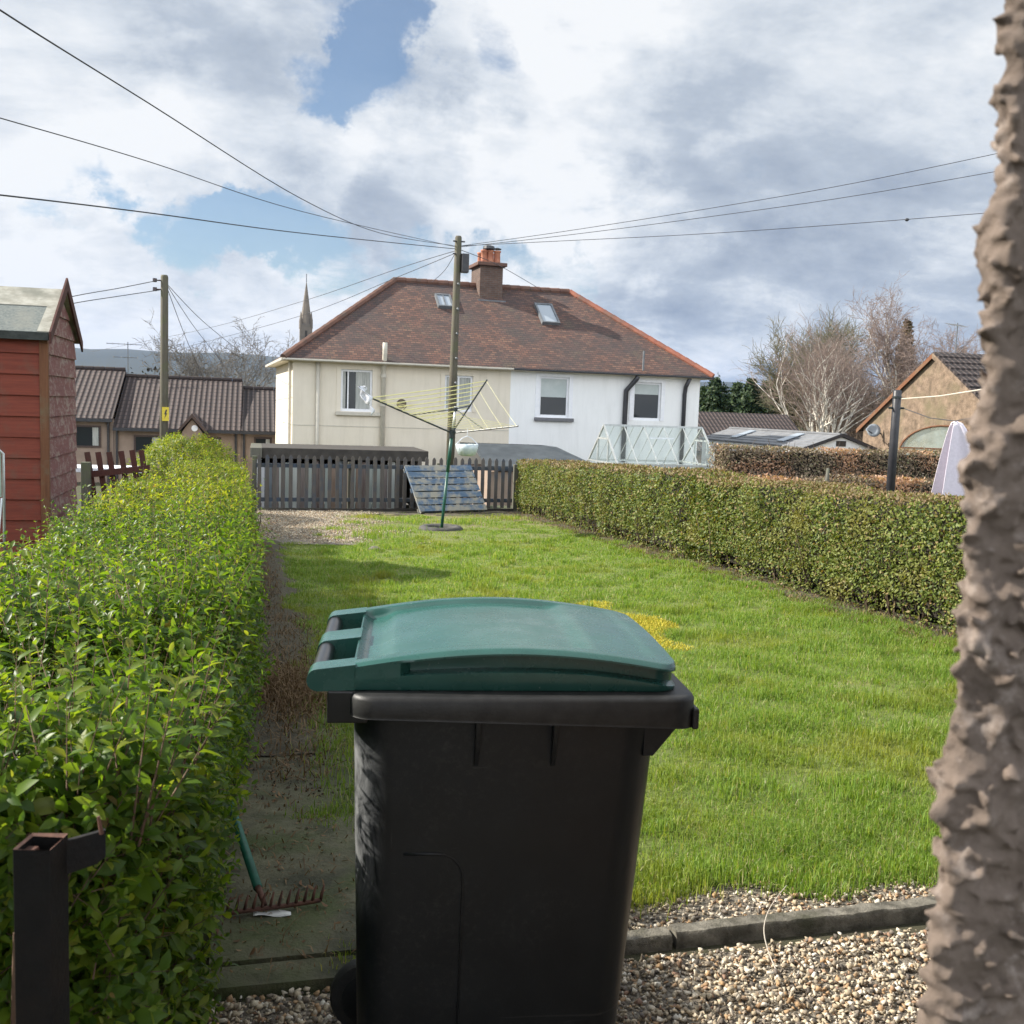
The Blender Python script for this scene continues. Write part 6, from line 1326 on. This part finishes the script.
a = at(935, 440, 64); bare_tree('birch_tree', 'thin-twigged birch half hidden behind the sandy gable', (a.x, 64, -2.1), 9.8, .6, 3, M['bark_white'], M['twig_red'], 32, up=.4, droop=.02, levels=4, kids=(9, 7, 5, 4), r0_=.13, tw=.014, first=.35)
for k, (px, h, sd_, lab) in enumerate(((862, 5.6, 41, 'brown bare thicket right behind the satellite dish'), (880, 5.9, 43, 'brown bare thicket between the multi-stemmed birch and the tall birch'), (845, 4.6, 47, 'low brown thicket at the foot of the multi-stemmed birch'))):
    a = at(px, 445, 58+3*k); bare_tree('bare_shrub', lab, (a.x, 58+3*k, -2.1), h, .75, 14, M['twig_brown'], M['twig_brown'], sd_, up=.5, levels=3, kids=(8, 6, 4), r0_=.05, tw=.018, first=.15, group='bare brown thickets beyond the garage')
a = at(224, 400, 105); bare_tree('bare_tree', 'wide bare tree between the pole with insulators and the church spire', (a.x, 105, -2.1), 9.8, .95, 7, M['twig_grey'], M['twig_grey'], 52, up=.5, levels=4, kids=(7, 6, 4, 3), r0_=.16, tw=.022, first=.2)
a = at(262, 400, 90); bare_tree('bare_shrub', 'smaller bare tree against the cream end wall of the house', (a.x, 90, -2.1), 5.2, .8, 7, M['twig_grey'], M['twig_grey'], 57, up=.4, levels=3, kids=(8, 6, 4), r0_=.08, tw=.022, first=.2)

# ------------------------------------------------------------------ leafy masses: evergreens, brown conifer, beech hedges
ever = leafmat('evergreen_spray', [(0, (.014, .03, .012)), (.4, (.026, .05, .018)), (.75, (.042, .072, .024)), (1, (.06, .085, .032))], .12, .6, 1.2, spec=.3)
russet = leafmat('russet_conifer_spray', [(0, (.075, .06, .03)), (.4, (.13, .088, .052)), (.75, (.18, .12, .075)), (1, (.14, .13, .065))], .12, .7, 1.2, spec=.2)
beech = leafmat('dead_beech_leaf', [(0, (.28, .15, .095)), (.35, (.42, .24, .15)), (.7, (.52, .33, .22)), (1, (.6, .42, .3))], .3, .6, 1.3, spec=.3)
hedgetwig = leafmat('brown_hedge_twig', [(0, (.12, .09, .065)), (.45, (.23, .175, .125)), (.75, (.31, .24, .16)), (.9, (.19, .2, .09)), (1, (.4, .33, .25))], .15, .8, 1.2, spec=.2)
def leafcloud(P, Nn, L, ratio=.5, fold=.1): 
    n = len(P); Nn = nrm(Nn); e1, e2 = perp(Nn); a_ = rng.uniform(0, 2*PI, n)[:, None]; d = nrm(e1*np.cos(a_)+e2*np.sin(a_)+Nn*.45); w = nrm(np.cross(Nn, d)); return leaf_arrays(P-d*L[:, None]*.3, d, w, L, L*ratio, fold, .1)
def conifer(name, label, base, h, w, mt, seed, ragged=.3, n=5200, leaf=.42, trunk=True, shape=1.0, group=None):
    r2 = np.random.default_rng(seed); base = Vector(base); root = thing(name, label, 'tree', base, 0, group)
    nl = max(10, int(h*3)); P, Nn = [], []
    per = n//(nl*8)
    for i in range(nl):
        f = (i+.5)/nl; R_ = w*(1-f)**(.75*shape)*(.75+.5*r2.random())+.05
        for k in range(8):
            a = 2*PI*k/8+r2.uniform(-.35, .35)+i; Lb = R_*(1-ragged*r2.random()); 
            t = r2.random(per)**.6; jit = r2.normal(0, .13*w*(1-.85*f)+.03, (per, 3)); z = h*(.03+.94*f)-t*Lb*.18+.25*t*t*Lb
            P.append(np.stack([np.cos(a)*t*Lb, np.sin(a)*t*Lb, z], 1)+jit*np.array([1, 1, .7])); Nn.append(np.stack([np.cos(a)*np.ones(per), np.sin(a)*np.ones(per), .7*np.ones(per)], 1)+r2.normal(0, .45, (per, 3)))
    P = np.concatenate(P)+np.array(base); Nn = np.concatenate(Nn); V, T = leafcloud(P, Nn, r2.uniform(.5, 1.1, len(P))*leaf, .45); raw('crown', V, T, mt, root)
    mb = MB(); mb.tube([(0, 0, -.3), (0, 0, h*.5), (0, 0, h*.96)], [.22, .13, .03], 8); mb.build('trunk', M['dark_wood'], root)
EV = 'evergreens behind the brown roof'
for k, (px, top, Y, w, lab) in enumerate(((716, 376, 78, 1.9, 'dark evergreen closest to the white house corner'), (738, 381, 82, 1.7, 'evergreen second from the white house, rounder top'), (752, 377, 76, 1.6, 'narrow pointed evergreen in the middle of the row'), (770, 379, 79, 1.9, 'broad green evergreen beside the olive tree'), (787, 388, 75, 1.7, 'low dark evergreen under the olive bare tree'), (700, 386, 84, 1.8, 'evergreen mostly hidden behind the white house corner'))):
    t = at(px, top, Y); conifer('evergreen_tree', lab, (t.x, Y, -2.1), t.z+2.1, w, ever, 60+k, .4, 6500, .42, True, .55, EV)
t = at(908, 316, 68); conifer('conifer', 'russet brown conical conifer behind the tall white-trunked birch', (t.x, 68, -2.1), t.z+2.1, 2.7, russet, 90, .3, 9000, .36, True, 1.33)
def brown_hedge(name, label, xa, xb, y, h, depth, mt, n, leaf, group=None, mt2=None, frac=0):
    root = thing(name, label, 'hedge', ((xa+xb)/2, y, G(0, y)), 0, group); g = G(0, y); P, Nn, mi = [], [], []
    for _ in range(n):
        x = random.uniform(xa, xb); hh = h+.07*mnoise.noise((x*.8, 1, y))+.05*mnoise.noise((x*3, 4, y)); q = random.random(); dep = random.random()**1.6*.22
        if q < .72: z = hh*random.random()**.8; P.append((x, y+dep+.08*mnoise.noise((x*1.5, z*2, 3)), g+z)); Nn.append((random.gauss(0, .6), -1, random.gauss(.2, .5)))
        elif q < .9: P.append((x, y+depth*random.random(), g+hh-dep*.5+.03*random.random())); Nn.append((random.gauss(0, .5), random.gauss(0, .5), 1))
        else: P.append((xa+random.random()*.25, y+depth*random.random(), g+hh*random.random())); Nn.append((-1, random.gauss(0, .5), .2))
        mi.append(1 if mt2 and mnoise.noise((P[-1][0]*.9, P[-1][2]*1.6, 5)) > frac+.15*random.gauss(0, 1) else 0)
    P = np.array(P); V, T = leafcloud(P, np.array(Nn), rng.uniform(.55, 1.15, n)*leaf, .5); raw('foliage', V, T, [mt, mt2] if mt2 else mt, root, np.repeat(mi, 4))
    mb = MB(); mb.box(xa+.15, xb-.2, y+.15, y+depth-.1, g, g+h-.1); mb.build('shade_core', M['core'], root, world=True)  # solid dark box added as the shade within the brown hedge
    S = []
    for _ in range(int((xb-xa)*70)):
        x = random.uniform(xa, xb); z = random.uniform(.2, h); p = Vector((x, y+random.uniform(0, .2), g+z)); q = p+Vector((random.gauss(0, .09), random.gauss(-.04, .05), random.uniform(.08, .26))); S.append((*p, .009, *q, .004))
    V, Q = seg_mesh(S, 3); raw('twigs', V, None, M['twig_brown'], root, quads=Q)
xa = at(723, 470, 22).x; zt = at(800, 449, 22).z
brown_hedge('garden_hedge', 'tall twiggy brown hedge in front of the grey garage roof', xa, xa+9.5, 22.0, zt-G(0, 22)+.0, .9, hedgetwig, 26000, .075, None, beech, .2)
xa = at(728, 490, 18.5).x; zt = at(850, 480, 18.5).z
brown_hedge('beech_hedge', 'lower orange-brown beech hedge between the clipped hedge and the twiggy one', xa, xa+8.5, 18.5, zt-G(0, 18.5)+.0, .8, beech, 15000, .08, None, hedgetwig, .2)
c = at(826, 480, 18.2); mb = MB(); mb.tube([(c.x, 18.2, G(0, 18.2)), (c.x+.02, 18.2, c.z-.05), (c.x+.03, 18.2, at(826, 468, 18.2).z)], [.05, .045, .03], 8); tag(mb.build('garden_stake', M['grey_wood'], smooth=True), 'pale short stake sticking up in front of the beech hedge', 'stake')

# ------------------------------------------------------------------ church spire, far wood, hills
def spire():
    Y = 300; t = at(306.5, 281, Y); s_ = at(306.5, 326, Y); b = at(306.5, 345, Y); hw = at(313, 330, Y).x-at(306.5, 330, Y).x; root = thing('church_spire', 'slender stone church spire rising behind the hipped roof', 'church spire', (t.x, Y, -2))
    mb = MB(); mb.box(-hw*.95, hw*.95, -hw*.95, hw*.95, 0, s_.z+2.4); mb.build('tower', M['stone_spire'], root)
    mb = MB(); mb.lathe([(hw*.95, s_.z+2), (hw*.62, s_.z+2+(t.z-s_.z)*.35), (hw*.3, s_.z+2+(t.z-s_.z)*.7), (.06, t.z+2-.2)], 8); mb.build('spire_cone', M['stone_spire'], root)
    for (sx, sy) in ((-1, -1), (1, -1), (1, 1), (-1, 1)): mb = MB(); mb.lathe([(hw*.22, s_.z+1.2), (hw*.22, s_.z+3.4), (.03, s_.z+6)], 6, Matrix.Translation((sx*hw*.8, sy*hw*.8, 0))); mb.build('pinnacle', M['stone_spire'], root)
    mb = MB(); mb.box(-hw*.18, hw*.18, -hw*.99, -hw*.9, s_.z-4, s_.z+.6); mb.build('louvre', M['dark_wood'], root)
    mb = MB(); mb.tube([(0, 0, t.z+1.7), (0, 0, t.z+4)], .12, 6); mb.build('finial', M['lead'], root)
spire()
farleaf = leafmat('far_wood_foliage', [(0, (.03, .028, .022)), (.4, (.05, .045, .032)), (.75, (.07, .055, .042)), (1, (.04, .055, .025))], 0, .9, spec=.1)
P, L = [], []
for i in range(420):
    Y = random.uniform(230, 520); px = random.uniform(-120, 1240); c = at(px, 400, Y); h = random.uniform(5, 9)*(1.35 if px > 560 else 1.0+.25*(px < 115))*(.8+.6*hsh(i, 3)); w = random.uniform(3, 6); q = rng.normal(0, 1, (70, 3)); q /= np.linalg.norm(q, axis=1)[:, None]; q *= rng.random(70)[:, None]**.4
    P.append(np.array([c.x, Y, -2.5+h*.5])+q*np.array([w, w, h*.55])); L.append(rng.uniform(.7, 1.9, 70))
P = np.concatenate(P); L = np.concatenate(L); V, T = leafcloud(P, rng.normal(0, 1, P.shape), L, .7)
tag(raw('far_wood', V, T, farleaf), 'far-off belt of woodland and scrub below the hills', 'wood', kind='stuff')
for k, (px, Y, h, w, lab) in enumerate(((181, 150, 6.0, 2.0, 'small dark round tree just right of the pole with insulators, over the bungalow roof'), (146, 190, 5.6, 1.6, 'small dark conifer on the skyline left of the pole with insulators'), (98, 160, 6.4, 3.2, 'dark tree clump on the skyline next to the shed'))):
    c = at(px, 388, Y); conifer('distant_tree', lab, (c.x, Y, -2.1), h, w, ever if k else russet, 120+k, .35, 6000, .42, True, .5, 'small trees on the skyline over the bungalows')
def hills():
    t = NT('moorland'); col = t.ramp(t.noise(.0016, 6, .6, 'World'), [(.3, (.028, .034, .022)), (.6, (.05, .052, .032))]); t.color(col); t.rough(1); mb = MB(); P = []
    for i in range(61):
        u = i/60; x = -3600+7200*u; col_ = []
        for j in range(13):
            v = j/12; y = 2600+2000*v
            ridge_h = 172+26*mnoise.noise((x/900, 2, 1))+14*mnoise.noise((x/320, 5, 3))+6*mnoise.noise((x/110, 5, 3))-34*max(0, min(1, (x+100)/900))
            col_.append((x, y, -6+(ridge_h+8)*math.sin(min(1, v*1.25)*PI/2)**1.3+5*mnoise.noise((x/150, y/150, 8))*(v > .05)))
        P.append(col_)
    mb.grid(P); tag(mb.build('hills', t.m, smooth=True), kind='structure')
hills()
def haze(dens):
    t = NT('haze_air'); t.n.remove(t.b); v = t.node('ShaderNodeVolumePrincipled'); v.inputs['Color'].default_value = (.16, .42, 1, 1); v.inputs['Density'].default_value = dens; v.inputs['Anisotropy'].default_value = .2
    t.link(v.outputs[0], t.out.inputs['Volume']); mb = MB(); mb.box(-3800, 3800, -120, 4700, -9, 225); o = mb.build('haze', t.m); tag(o, 'thin blue air in front of the far hills', 'haze', kind='stuff')
HAZE = True
if HAZE: haze(.00004)
